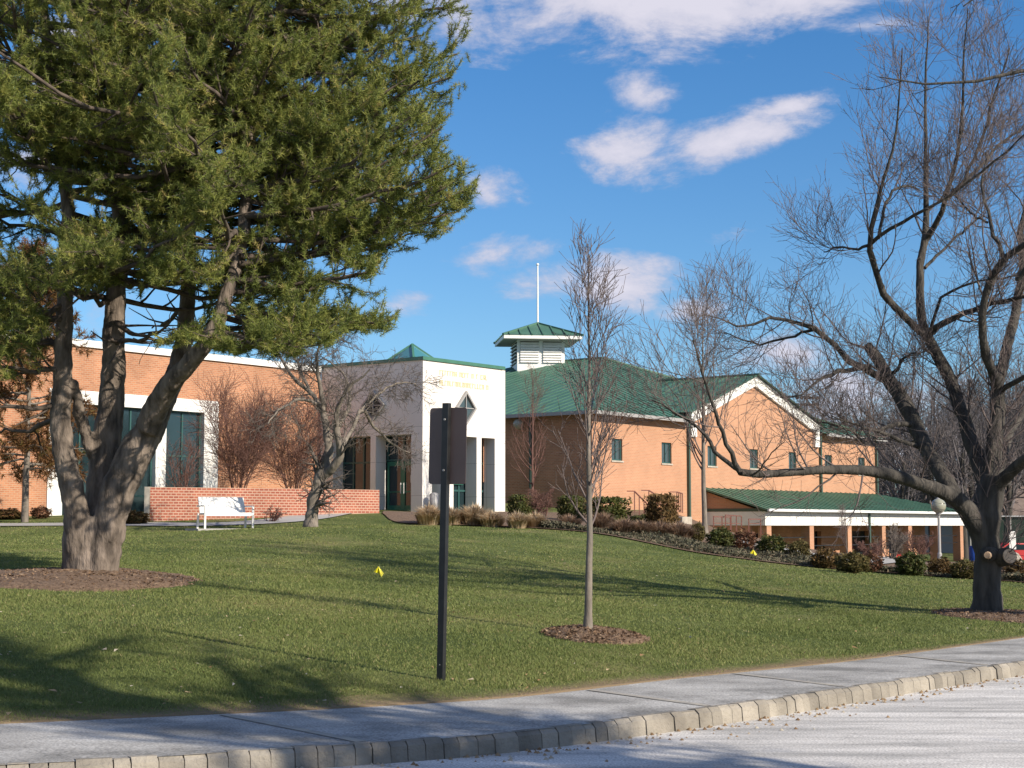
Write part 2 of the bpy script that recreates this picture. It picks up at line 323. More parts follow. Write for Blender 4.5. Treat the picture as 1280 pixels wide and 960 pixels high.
# ------------------------------------------------------------------ terrain height
E0 = np.array([-3.67, 65.0]); C0 = np.array([3.78, 75.0]); DA = np.array([.6157, .7880]); DB = np.array([-.7880, .6157])
edge_px = [(-260, 916), (0, 905), (200, 896), (400, 887), (640, 872), (850, 848), (1050, 828), (1180, 811), (1280, 797), (1400, 780)]
kerb_px = [(-260, 973), (0, 957), (150, 950), (300, 940), (450, 931), (600, 920), (730, 906), (860, 890), (1000, 870), (1090, 856), (1180, 842), (1280, 828), (1400, 812)]
def flat_hit(u, v, z):
    a, b = sky_dir(u, v); Y = (z - EYE) / b
    return (a * Y, Y)
edge = [flat_hit(u, v, .15) for u, v in edge_px]; kerb = [flat_hit(u, v, .13) for u, v in kerb_px]
def extend(line, left, right): return [(line[0][0] + l[0], line[0][1] + l[1]) for l in left] + line + [(line[-1][0] + r[0], line[-1][1] + r[1]) for r in right]
LE, RE = [(-60, -30), (-25, -10.5), (-8, -2.6)], [(4, 5.4), (14, 19), (50, 72)]
edge = extend(edge, LE, RE); kerb = extend(kerb, LE, RE)
back = [(58, 82), (20, 26), (9, 6), (3, -1.2), (-4, -4.5), (-20, -9), (-62, -32)]
def hitxy(u, Y): return sky_dir(u, 650)[0] * Y, Y
ctrl = []
def cp(u, v, Y): p = P(u, v, Y); ctrl.append((p.x, p.y, p.z))
for (x, y) in edge[3:-2]: ctrl.append((x, y, .15))
for q in [(110, 722, 22), (734, 795, 18), (1235, 769, 25), (473, 722, 27), (285, 662, 45), (392, 658, 44), (0, 668, 44), (-250, 664, 46),
          (500, 656, 50), (620, 658, 50), (760, 668, 48), (870, 690, 46), (1000, 707, 45), (1120, 717, 44), (1240, 726, 42), (1400, 740, 40),
          (187, 652, 50), (474, 641, 54), (60, 645, 57.5), (-150, 646, 55), (528, 640.5, 65), (628, 640, 69), (740, 641, 75), (855, 646, 80),
          (900, 664, 66), (950, 684, 64), (1050, 697, 66), (1200, 703, 66), (1350, 708, 66), (700, 654, 60), (800, 657, 58), (957, 699, 81), (1208, 700, 101), (1270, 700, 110), (1500, 700, 110), (-900, 650, 50)]: cp(*q)
ctrl += [(-60, 60, 2.2), (-40, 100, 2.2), (0, 100, 2.3), (20, 120, 1), (60, 60, -.3), (-40, 30, 1.6), (-25, 12, .6), (40, 30, 0), (90, 110, -1)]
ctrl = np.array(ctrl)
def tps_fit(c):
    n = len(c); d = np.sqrt(((c[:, None, :2] - c[None, :, :2]) ** 2).sum(-1)) + 1e-9
    K = d * d * np.log(d); K[np.arange(n), np.arange(n)] = .5
    Pm = np.c_[np.ones(n), c[:, :2]]; A = np.zeros((n + 3, n + 3)); A[:n, :n] = K; A[:n, n:] = Pm; A[n:, :n] = Pm.T
    return np.linalg.solve(A, np.r_[c[:, 2], 0, 0, 0])
W_ = tps_fit(ctrl)
def H(x, y):
    x = np.atleast_1d(np.asarray(x, float)); y = np.atleast_1d(np.asarray(y, float)); xs, ys = x.ravel(), y.ravel()
    out = np.empty(len(xs))
    for s in range(0, len(xs), 20000):
        d = np.sqrt((xs[s:s+20000, None] - ctrl[None, :, 0]) ** 2 + (ys[s:s+20000, None] - ctrl[None, :, 1]) ** 2) + 1e-9
        out[s:s+20000] = (d * d * np.log(d)) @ W_[:len(ctrl)] + W_[-3] + W_[-2] * xs[s:s+20000] + W_[-1] * ys[s:s+20000]
    r = np.hypot(xs, ys); t = np.clip((r - 85) / 60, 0, 1); t = t * t * (3 - 2 * t)
    out = np.clip(out, -2, 3) * (1 - t) + (-.9) * t
    front = np.clip((r - 8) / 3, 0, 1)
    fwd = np.clip((ys + .3 * np.abs(xs)) / 6, 0, 1)
    out = out * fwd + .1 * (1 - fwd)
    return out.reshape(x.shape)
def h(x, y): return float(H(x, y)[0])
def G(u, Y, dz=0):
    x, y = hitxy(u, Y); return Vector((x, y, h(x, y) + dz))

def inside_poly(px, py, poly):
    c = np.zeros(px.shape, bool); n = len(poly)
    for i in range(n):
        x1, y1 = poly[i]; x2, y2 = poly[(i + 1) % n]
        if y1 == y2: continue
        cond = ((y1 > py) != (y2 > py)) & (px < (x2 - x1) * (py - y1) / (y2 - y1) + x1); c ^= cond
    return c
paved = edge + back
# polar sheet: starts at the lawn edge on every bearing and reaches the horizon
def ray_poly(th):
    dx, dy = math.sin(th), math.cos(th); best = 1e9; n = len(paved)
    for i in range(n):
        (x1, y1), (x2, y2) = paved[i], paved[(i + 1) % n]; ex, ey = x2 - x1, y2 - y1; den = dx * ey - dy * ex
        if abs(den) < 1e-9: continue
        t = (x1 * ey - y1 * ex) / den; s = (x1 * dy - y1 * dx) / den
        if t > .2 and -1e-6 <= s <= 1 + 1e-6: best = min(best, t)
    return min(best, 300)
def build_lawn():
    ths = np.concatenate([np.linspace(-math.radians(19.5), math.radians(19.5), 420), np.linspace(math.radians(20.5), math.radians(339.5), 200)])
    re = np.array([ray_poly(t) for t in ths]); nT = len(ths)
    fr = [0] + list(np.geomspace(.12, 130, 240)) + list(np.geomspace(140, 4500, 18)); V = []; nR = len(fr) + 2
    sx, cy = np.sin(ths), np.cos(ths); rings = []; attr = []
    rings.append(np.stack([sx * .5, cy * .5, np.full(nT, -.06)], 1)); attr.append(np.zeros(nT))
    rings.append(np.stack([sx * (re - .03), cy * (re - .03), np.full(nT, -.06)], 1)); attr.append(np.zeros(nT))
    for f in fr:
        r = re + f; x, y = sx * r, cy * r; z = H(x, y); b = min(f / .5, 1); z = z * b + .155 * (1 - b) if f < .5 else z
        rings.append(np.stack([x, y, z], 1)); attr.append(np.full(nT, min(1, f / .9)))
    V = np.concatenate(rings); idx = np.arange(len(rings) * nT).reshape(-1, nT); nx = np.roll(idx, -1, 1)
    Fq = np.stack([idx[:-1], nx[:-1], nx[1:], idx[1:]], -1).reshape(-1, 4)[:, ::-1]
    m = bpy.data.materials.new('lawn_turf'); m.use_nodes = True; nt = m.node_tree; b = nt.nodes['Principled BSDF']; N = nt.nodes.new; L = nt.links.new
    tc = N('ShaderNodeTexCoord'); n1 = N('ShaderNodeTexNoise'); n1.inputs['Scale'].default_value = .5; n1.inputs['Detail'].default_value = 6; L(tc.outputs['Object'], n1.inputs[0])
    r1 = N('ShaderNodeValToRGB'); cr = r1.color_ramp; cr.elements[0].position = .35; cr.elements[0].color = (.075, .10, .03, 1); cr.elements[1].position = .7; cr.elements[1].color = (.22, .20, .085, 1)
    e = cr.elements.new(.52); e.color = (.12, .145, .048, 1); L(n1.outputs[0], r1.inputs[0])
    n2 = N('ShaderNodeTexNoise'); n2.inputs['Scale'].default_value = 24; n2.inputs['Detail'].default_value = 6; n2.inputs['Roughness'].default_value = .7; L(tc.outputs['Object'], n2.inputs[0])
    mr = N('ShaderNodeMapRange'); mr.inputs[1].default_value = .3; mr.inputs[2].default_value = .7; mr.inputs[3].default_value = .6; mr.inputs[4].default_value = 1.35; L(n2.outputs[0], mr.inputs[0])
    mx = N('ShaderNodeMix'); mx.data_type = 'RGBA'; mx.blend_type = 'MULTIPLY'; mx.inputs[0].default_value = 1; L(r1.outputs[0], mx.inputs[6]); L(mr.outputs[0], mx.inputs[7])
    at = N('ShaderNodeAttribute'); at.attribute_name = 'var'; n3 = N('ShaderNodeTexNoise'); n3.inputs['Scale'].default_value = 1.3; n3.inputs['Detail'].default_value = 5; L(tc.outputs['Object'], n3.inputs[0])
    s = N('ShaderNodeMath'); s.operation = 'SUBTRACT'; L(n3.outputs[0], s.inputs[0]); L(at.outputs['Fac'], s.inputs[1])
    d = N('ShaderNodeMapRange'); d.inputs[1].default_value = -.15; d.inputs[2].default_value = .3; L(s.outputs[0], d.inputs[0])
    mx2 = N('ShaderNodeMix'); mx2.data_type = 'RGBA'; L(d.outputs[0], mx2.inputs[0]); L(mx.outputs[2], mx2.inputs[6]); mx2.inputs[7].default_value = (.25, .185, .115, 1)
    L(mx2.outputs[2], b.inputs['Base Color']); b.inputs['Roughness'].default_value = .95; b.inputs['Specular IOR Level'].default_value = .1
    bp = N('ShaderNodeBump'); bp.inputs['Strength'].default_value = .8; bp.inputs['Distance'].default_value = .04; L(n2.outputs[0], bp.inputs['Height']); L(bp.outputs[0], b.inputs['Normal'])
    o = mesh_np('lawn', V, [Fq], m, smooth=True, attr=np.concatenate(attr)); tag(o, kind='structure')
build_lawn()

def strip(name, A, B, za, zb, m, n=6, zfun=None):
    A, B = np.array(A, float), np.array(B, float); V = []
    for j in range(n + 1):
        t = j / n; Pn = A * (1 - t) + B * t; z = np.full(len(Pn), za * (1 - t) + zb * t) if zfun is None else zfun(Pn[:, 0], Pn[:, 1])
        V.append(np.c_[Pn, z])
    k = len(A); idx = np.arange((n + 1) * k).reshape(n + 1, k)
    f = np.stack([idx[:-1, :-1], idx[:-1, 1:], idx[1:, 1:], idx[1:, :-1]], -1).reshape(-1, 4)
    return mesh_np(name, np.concatenate(V), [f], m)
def resample(line, n):
    L_ = np.array(line, float); d = np.r_[0, np.cumsum(np.hypot(*np.diff(L_, axis=0).T))]; t = np.linspace(0, d[-1], n)
    # smooth by Catmull through chord parameter
    out = []
    for tt in t:
        i = min(max(np.searchsorted(d, tt) - 1, 0), len(d) - 2); s = (tt - d[i]) / (d[i+1] - d[i])
        p0, p1, p2, p3 = L_[max(i-1, 0)], L_[i], L_[i+1], L_[min(i+2, len(d)-1)]
        m1 = (p2 - p0) / max(d[i+1] - d[max(i-1, 0)], 1e-6) * (d[i+1] - d[i]); m2 = (p3 - p1) / max(d[min(i+2, len(d)-1)] - d[i], 1e-6) * (d[i+1] - d[i])
        out.append((2*s**3 - 3*s**2 + 1) * p1 + (s**3 - 2*s**2 + s) * m1 + (-2*s**3 + 3*s**2) * p2 + (s**3 - s**2) * m2)
    return np.array(out)
edge_s = np.array(edge); kerb_r = resample(kerb, 400)
# sidewalk between the lawn edge and the kerb stones
tag(strip('sidewalk', resample(edge, 400), kerb_r, .15, .135, M['walk'], 3), kind='structure')
for sx in (-4.6, -.9, 1.55, 3.0, 5.2, 8.3):   # paler expansion joints across the pavement
    i = int(np.argmin(np.abs(kerb_r[:, 0] - sx))); j_ = int(np.argmin(np.abs(kerb_r[:, 0] - sx + .25))); a_, b_ = kerb_r[i], np.array(resample(edge, 400)[int(np.argmin(np.hypot(*(resample(edge, 400) - (kerb_r[i] + np.array([-1.35, 1.6])*.9)).T)))]); t_ = (b_ - a_) / np.hypot(*(b_ - a_)); n_ = np.array([-t_[1], t_[0]]) * .045
    tag(strip('pavement_joint', [a_ - n_ + t_ * .1, b_ - n_ - t_ * .05], [a_ + n_ + t_ * .1, b_ + n_ - t_ * .05], .153, .153, M['joint'], 1, lambda x, y: .139 + .018 * np.clip(np.hypot(x - a_[0], y - a_[1]) / np.hypot(*(b_ - a_)), 0, 1)), kind='structure')
tag(strip('road', kerb_r, resample(back[::-1], 400), 0, 0, M['road'], 8), kind='structure')
def build_kerb():
    rng = random.Random(3); mb = MB(); kr = resample(kerb, 4000); d = np.r_[0, np.cumsum(np.hypot(*np.diff(kr, axis=0).T))]
    at = lambda s: np.array([np.interp(s, d, kr[:, 0]), np.interp(s, d, kr[:, 1])])
    s = 20.0
    while s < d[-1] - 30:
        w = rng.uniform(.10, .175) if rng.random() < .8 else rng.uniform(.18, .24); a, b = at(s + .002), at(s + w - .002); t = b - a; t /= np.hypot(*t); nrm = np.array([t[1], -t[0]])
        f = rng.uniform(-.005, .005); top = .135 + rng.uniform(-.005, .005); bt = .004
        for_ = nrm * (.02 + f); bk = -nrm * .09
        p = lambda q, o, z: (q[0] + o[0], q[1] + o[1], z)
        c = t * bt; jt = rng.uniform(-.005, .005)
        vs = [p(a, for_ * 2.2, -.03), p(b, for_ * 2.2, -.03), p(b - c*.3, for_ + nrm*.01, top - .03), p(a + c*.3, for_ + nrm*.01, top - .03 + jt),
              p(a + c, for_ - nrm * .03, top + .004), p(b - c, for_ - nrm * .03, top + .004), p(b, bk, top), p(a, bk, top), p(b, bk, -.03), p(a, bk, -.03)]
        mb.add(vs, [(0, 1, 2, 3), (3, 2, 5, 4), (4, 5, 6, 7), (7, 6, 8, 9), (0, 3, 4, 7, 9), (1, 8, 6, 5, 2)]); s += w
    kr2 = resample(kerb, 900); tk = np.gradient(kr2, axis=0); tk /= np.hypot(*tk.T)[:, None]; nk = np.c_[tk[:, 1], -tk[:, 0]]
    for j_ in range(len(kr2) - 1):
        a_, b_, na_, nb_ = kr2[j_], kr2[j_ + 1], nk[j_], nk[j_ + 1]; f_ = lambda q, nn, o_, z: (q[0] + nn[0] * o_, q[1] + nn[1] * o_, z)
        mb.add([f_(a_, na_, .012, -.03), f_(b_, nb_, .012, -.03), f_(b_, nb_, .004, .112), f_(a_, na_, .004, .112), f_(b_, nb_, -.085, .124), f_(a_, na_, -.085, .124)], [(0, 1, 2, 3), (3, 2, 4, 5)])
    m = mat('granite_block', (.20, .178, .145), .9, (.34, .305, .25), 3.2, 6, bump=.8, bscale=30, mid=(.3, .7))
    n = m.node_tree; N = n.nodes.new; gi = N('ShaderNodeNewGeometry'); mr = N('ShaderNodeMapRange'); mr.inputs[3].default_value = .72; mr.inputs[4].default_value = 1.15
    n.links.new(gi.outputs['Random Per Island'], mr.inputs[0]); mx = N('ShaderNodeMix'); mx.data_type = 'RGBA'; mx.blend_type = 'MULTIPLY'; mx.inputs[0].default_value = 1
    b = n.nodes['Principled BSDF']; src = b.inputs['Base Color'].links[0].from_socket; n.links.new(src, mx.inputs[6]); n.links.new(mr.outputs[0], mx.inputs[7]); n.links.new(mx.outputs[2], b.inputs['Base Color'])
    tag(mb.build('kerb', m), kind='structure')
    # grit and leaf scraps lying in the gutter
    r = np.random.default_rng(8); n_ = 2600; ss = r.uniform(28, d[-1] - 60, n_); x = np.interp(ss, d, kr[:, 0]); y = np.interp(ss, d, kr[:, 1])
    tx, ty = np.interp(ss + .1, d, kr[:, 0]) - x, np.interp(ss + .1, d, kr[:, 1]) - y; L_ = np.hypot(tx, ty); off = .05 + r.exponential(.16, n_)
    x += ty / L_ * off; y -= tx / L_ * off; sz = r.uniform(.006, .026, n_)
    base = np.array([[1, 0, 0], [-.5, .87, 0], [-.5, -.87, 0], [0, 0, .9]]); th = r.uniform(0, 6.28, n_)
    V = base[None] * sz[:, None, None]; c_, s_ = np.cos(th)[:, None], np.sin(th)[:, None]
    V = np.stack([V[..., 0] * c_ - V[..., 1] * s_ + x[:, None], V[..., 0] * s_ + V[..., 1] * c_ + y[:, None], V[..., 2] + .001], -1)
    i = np.arange(n_)[:, None] * 4
    Fq = np.concatenate([i + np.array([[0, 1, 3]]), i + np.array([[1, 2, 3]]), i + np.array([[2, 0, 3]])])
    tag(mesh_np('gutter_grit', V, [Fq], M['litter'], attr=np.repeat(r.random(n_), 4)), 'small stones and leaf scraps lying along the kerb', 'grit', kind='stuff')
build_kerb()

# ------------------------------------------------------------------ mulch, bed, path
def ring_bed(name, cx, cy, rx, ry, rise, seed, rz=0):
    r = np.random.default_rng(seed); na, nr = 64, 12; V = []; th = np.linspace(0, 6.2832, na, endpoint=False); ph = r.uniform(0, 6.28, 6)
    wob = 1 + .06 * np.sin(2 * th + ph[0]) + .04 * np.sin(3 * th + ph[1]) + .03 * np.sin(7 * th + ph[2]) + .02 * np.sin(13 * th + ph[3])
    for j in range(nr + 1):
        t = j / nr; x0 = np.cos(th) * rx * t * wob; y0 = np.sin(th) * ry * t * wob; x = cx + x0 * math.cos(rz) - y0 * math.sin(rz); y = cy + x0 * math.sin(rz) + y0 * math.cos(rz)
        V.append(np.c_[x, y, H(x, y) + rise * (1 - t ** 2.2) + r.normal(0, .012, na) * (1 if 0 < j < nr else 0) + (.02 if j < nr else -.02)])
    idx = np.arange((nr + 1) * na).reshape(-1, na); nx = np.roll(idx, -1, 1)
    return tag(mesh_np(name, np.concatenate(V), [np.stack([idx[:-1], idx[1:], nx[1:], nx[:-1]], -1).reshape(-1, 4)], M['mulch'], smooth=True), kind='structure')
pine_c = G(112, 22); young_c = G(734, 18); maple_c = G(1235, 25)
RINGS = [(pine_c.x + .05, pine_c.y - .25, 1.55, 1.75, .10), (young_c.x + .08, young_c.y, .60, .62, .07), (maple_c.x + .2, maple_c.y - .3, 1.15, 1.3, .06)]
for i, (x, y, rx, ry, rise) in enumerate(RINGS): ring_bed('mulch_ring', x, y, rx, ry, rise, 5 + i)
bed_front = [hitxy(u, Y) for u, Y in [(478, 53.5), (500, 50.5), (560, 50), (620, 49.5), (700, 48.5), (760, 47.5), (870, 45.5), (940, 45), (1000, 44.5), (1120, 43.5), (1200, 42.5), (1290, 41.5), (1420, 40)]]
bed_back = [hitxy(u, Y) for u, Y in [(486, 63), (520, 64.2), (575, 66), (628, 68.5), (680, 70.5), (742, 74), (855, 80), (915, 78), (955, 79), (1080, 88), (1190, 98), (1290, 100), (1430, 100)]]
zb = lambda x, y: H(x, y) + .035
tag(strip('mulch_bed', resample(bed_front, 120), resample(bed_back, 120), 0, 0, M['mulch'], 30, zb), kind='structure')
pa = [hitxy(u, Y) for u, Y in [(-300, 49.5), (-20, 48.5), (120, 48), (255, 47.3), (340, 48.5), (436, 53), (500, 60.2), (505, 63.5)]]
pathA = resample(pa, 80); nrm = np.gradient(pathA, axis=0); nrm /= np.hypot(*nrm.T)[:, None]; pathB = pathA + np.c_[-nrm[:, 1], nrm[:, 0]] * 1.5
tag(strip('path', pathA, pathB, 0, 0, M['concrete'], 4, lambda x, y: H(x, y) + .03), kind='structure')
pb = resample([hitxy(u, Y) for u, Y in [(880, 52), (950, 50), (1010, 48.5), (1090, 47), (1180, 58), (1300, 62)]], 60); nrm = np.gradient(pb, axis=0); nrm /= np.hypot(*nrm.T)[:, None]
tag(strip('path', pb, pb + np.c_[-nrm[:, 1], nrm[:, 0]] * 1.4, 0, 0, M['concrete'], 4, lambda x, y: H(x, y) + .07), kind='structure')

def grass():
    r = np.random.default_rng(1); n = 900000
    ymin, ymax = 11.3, 52.0; uu = r.random(n); y = 1 / (1 / ymin - uu * (1 / ymin - 1 / ymax)); x = y * r.uniform(-.36, .36, n)
    keep = ~inside_poly(x, y, paved)
    for (cx, cy, rx, ry, _) in RINGS: keep &= ((x - cx) / rx) ** 2 + ((y - cy) / ry) ** 2 > r.uniform(.86, 1.06, n)
    poly = bed_front + bed_back[::-1]; keep &= ~inside_poly(x, y, poly)
    for A in (pathA, ):
        poly = [tuple(p) for p in pathA] + [tuple(p) for p in pathB[::-1]]; keep &= ~inside_poly(x, y, poly)
    x, y = x[keep], y[keep]
    # distance beyond the pavement edge: thin, worn fringe
    ex = np.interp(np.arctan2(x, y), [math.atan2(p[0], p[1]) for p in edge[2:-2]], [math.hypot(*p) for p in edge[2:-2]]); de = np.hypot(x, y) - ex
    k2 = r.random(len(x)) < np.clip(.12 + de / .55, 0, 1) * (.75 + .25 * np.sin(x * 1.7 + np.sin(y * 1.3) * 2)); x, y, de = x[k2], y[k2], de[k2]; n = len(x)
    z = H(x, y) - .004; z = np.where(de < .5, z * np.clip(de / .5, 0, 1) + .155 * (1 - np.clip(de / .5, 0, 1)) - .004, z)
    hh = r.uniform(.014, .036, n) * np.clip(.45 + de, .45, 1); hh *= 1 + .35 * np.sin(x * 3.1 + 2 * np.sin(y * 2.3)) * np.sin(y * 2.7)
    w = np.maximum(.0018, .00034 * y); th = r.uniform(0, 6.28, n); ln = r.normal(0, .55, (n, 2)) * hh[:, None]
    a = np.stack([x + np.cos(th) * w, y + np.sin(th) * w, z], 1); b = np.stack([x - np.cos(th) * w, y - np.sin(th) * w, z], 1); c = np.stack([x + ln[:, 0], y + ln[:, 1], z + hh], 1)
    V = np.stack([a, b, c], 1); var = np.clip(r.normal(.42, .11, n) + .55 * np.clip(.5 - de, 0, .5) + (r.random(n) < .04) * .5, 0, 1)
    tag(mesh_np('grass', V, [np.arange(3 * n).reshape(-1, 3)], M['grass'], attr=np.repeat(var, 3)), 'short winter grass covering the sloping lawn', 'grass', kind='stuff')
    m = 900; yy = 1 / (1 / 11.5 - r.random(m) * (1 / 11.5 - 1 / 48)); xx = yy * r.uniform(-.34, .34, m); kk = ~inside_poly(xx, yy, edge + back); xx, yy = xx[kk], yy[kk]; m = len(xx)
    zz = H(xx, yy) + .035; s = r.uniform(.008, .024, m); q = r.normal(0, 1, (m, 3, 3)) * s[:, None, None] * np.array([1, 1, .35]); V = q + np.stack([xx, yy, zz], 1)[:, None]
    tag(mesh_np('fallen_leaves', V, [np.arange(3 * m).reshape(-1, 3)], M['litter'], attr=np.repeat(r.random(m), 3)), 'scattered dry leaves lying on the lawn', 'leaves', kind='stuff')
grass()

# ------------------------------------------------------------------ vector growth of branches
def unit(v): return v / np.maximum(np.linalg.norm(v, axis=-1, keepdims=True), 1e-9)
def tubes(paths, rads, k):
    N_, Pn, _ = paths.shape; t = unit(np.gradient(paths, axis=1))
    x0 = unit(np.cross(t[:, 0], np.where(np.abs(t[:, 0, 2:3]) < .8, np.array([0, 0, 1.]), np.array([1., 0, 0])))); xs = [x0]
    for j in range(1, Pn): xs.append(unit(xs[-1] - (xs[-1] * t[:, j]).sum(-1, keepdims=True) * t[:, j]))
    x = np.stack(xs, 1); y = np.cross(t, x); an = np.arange(k) * 6.2832 / k
    ring = paths[:, :, None] + rads[:, :, None, None] * (x[:, :, None] * np.cos(an)[None, None, :, None] + y[:, :, None] * np.sin(an)[None, None, :, None])
    idx = np.arange(N_ * Pn * k).reshape(N_, Pn, k); nx = np.roll(idx, -1, 2)
    f = np.stack([idx[:, :-1], nx[:, :-1], nx[:, 1:], idx[:, 1:]], -1).reshape(-1, 4)
    return ring.reshape(-1, 3), f
def grow(par, rad, n, t0, t1, l0, l1, ang, up, Pn, wig, r, rs=.6, rend=.3, lfall=.5, azup=0, rmin=.003, rmax=9, flat=1):
    N_ = len(par); i = np.repeat(np.arange(N_), n); m = len(i); t = t0 + (t1 - t0) * ((np.tile(np.arange(n), N_) + r.random(m)) / n)
    f = t * (par.shape[1] - 1); a = np.clip(f.astype(int), 0, par.shape[1] - 2); s = (f - a)[:, None]
    p = par[i, a] * (1 - s) + par[i, a + 1] * s; R = (rad[i, a] * (1 - s[:, 0]) + rad[i, a + 1] * s[:, 0]); tan = unit(par[i, a + 1] - par[i, a])
    pr = r.normal(0, 1, (m, 3)); pr[:, 2] = pr[:, 2] * flat + azup; pr = unit(pr - (pr * tan).sum(-1, keepdims=True) * tan); A = np.radians(ang[0] + (ang[1] - ang[0]) * r.random(m))[:, None]
    d = unit(np.cos(A) * tan + np.sin(A) * pr); L_ = (l0 + (l1 - l0) * r.random(m)) * (1 - lfall * t)
    out = np.empty((m, Pn, 3)); out[:, 0] = p
    for j in range(1, Pn):
        d = unit(d + np.array([0, 0, up]) + r.normal(0, wig, (m, 3))); p = p + d * (L_ / (Pn - 1))[:, None]; out[:, j] = p
    r0 = np.clip(R * rs, rmin, rmax); rr = r0[:, None] * (1 + (rend - 1) * np.linspace(0, 1, Pn)[None]); return out, np.maximum(rr, rmin * .8)
def limb(pts, Pn=14, jit=0, r=None, Y=25.0):
    """pts (u, v, dY, radius_px) -> path with Pn points"""
    w = np.array([[*P(u, v, Y + dy), rp / F * (Y + dy)] for u, v, dy, rp in pts]); o = resample(w, Pn) if False else None
    d = np.r_[0, np.cumsum(np.linalg.norm(np.diff(w[:, :3], axis=0), axis=1))]; t = np.linspace(0, d[-1], Pn); out = np.empty((Pn, 4))
    for q, tt in enumerate(t):
        i = min(max(np.searchsorted(d, tt) - 1, 0), len(d) - 2); s = (tt - d[i]) / (d[i+1] - d[i]); p0, p1, p2, p3 = w[max(i-1, 0)], w[i], w[i+1], w[min(i+2, len(d)-1)]
        m1 = (p2 - p0) / (d[i+1] - d[max(i-1, 0)]) * (d[i+1] - d[i]); m2 = (p3 - p1) / (d[min(i+2, len(d)-1)] - d[i]) * (d[i+1] - d[i])
        out[q] = (2*s**3 - 3*s**2 + 1) * p1 + (s**3 - 2*s**2 + s) * m1 + (-2*s**3 + 3*s**2) * p2 + (s**3 - s**2) * m2
    if jit: out[1:-1, :3] += r.normal(0, jit, (Pn - 2, 3))
    return out[:, :3], np.maximum(out[:, 3], .004)
class Geo:
    def __init__(s): s.V = []; s.F = []; s.n = 0
    def add(s, V, F_): s.V.append(V); s.F.append(F_ + s.n); s.n += len(V); return s
    def tub(s, p, r, k): return s.add(*tubes(p, r, k))
    def build(s, name, m, parent=None, smooth=True, origin=None):
        V = np.concatenate(s.V)
        if origin is not None: V = V - np.array(origin)
        return mesh_np(name, V, [np.concatenate(s.F)], m, parent, smooth)
def remesh(o, vox, strength=.03, size=.12):
    m = o.modifiers.new('fuse', 'REMESH'); m.mode = 'VOXEL'; m.voxel_size = vox; m.use_smooth_shade = True
    s = o.modifiers.new('soft', 'SMOOTH'); s.iterations = 4; s.factor = .6
    t = bpy.data.textures.new('bark_relief', 'CLOUDS'); t.noise_scale = size; t.noise_depth = 3
    d = o.modifiers.new('relief', 'DISPLACE'); d.texture = t; d.strength = strength; d.mid_level = .5; d.texture_coords = 'LOCAL'
    return o

# ------------------------------------------------------------------ buildings
A52 = math.atan2(.7880, .6157)
def on_b(u, b, org):  # local x of the point seen at column u on the plane y = b
    k = (u - 640) / F * 1.003; ox, oy = org[0] + DB[0] * b, org[1] + DB[1] * b
    return (oy * k - ox) / (DA[0] - DA[1] * k)
def on_a(u, a, org):  # local y of the point seen at column u on the plane x = a
    k = (u - 640) / F * 1.003; ox, oy = org[0] + DA[0] * a, org[1] + DA[1] * a
    return (oy * k - ox) / (DB[0] - DB[1] * k)
mx_ = lambda y0: (lambda l, d, z: (l, y0 + d, z)); my_ = lambda x0: (lambda l, d, z: (x0 + d, l, z))

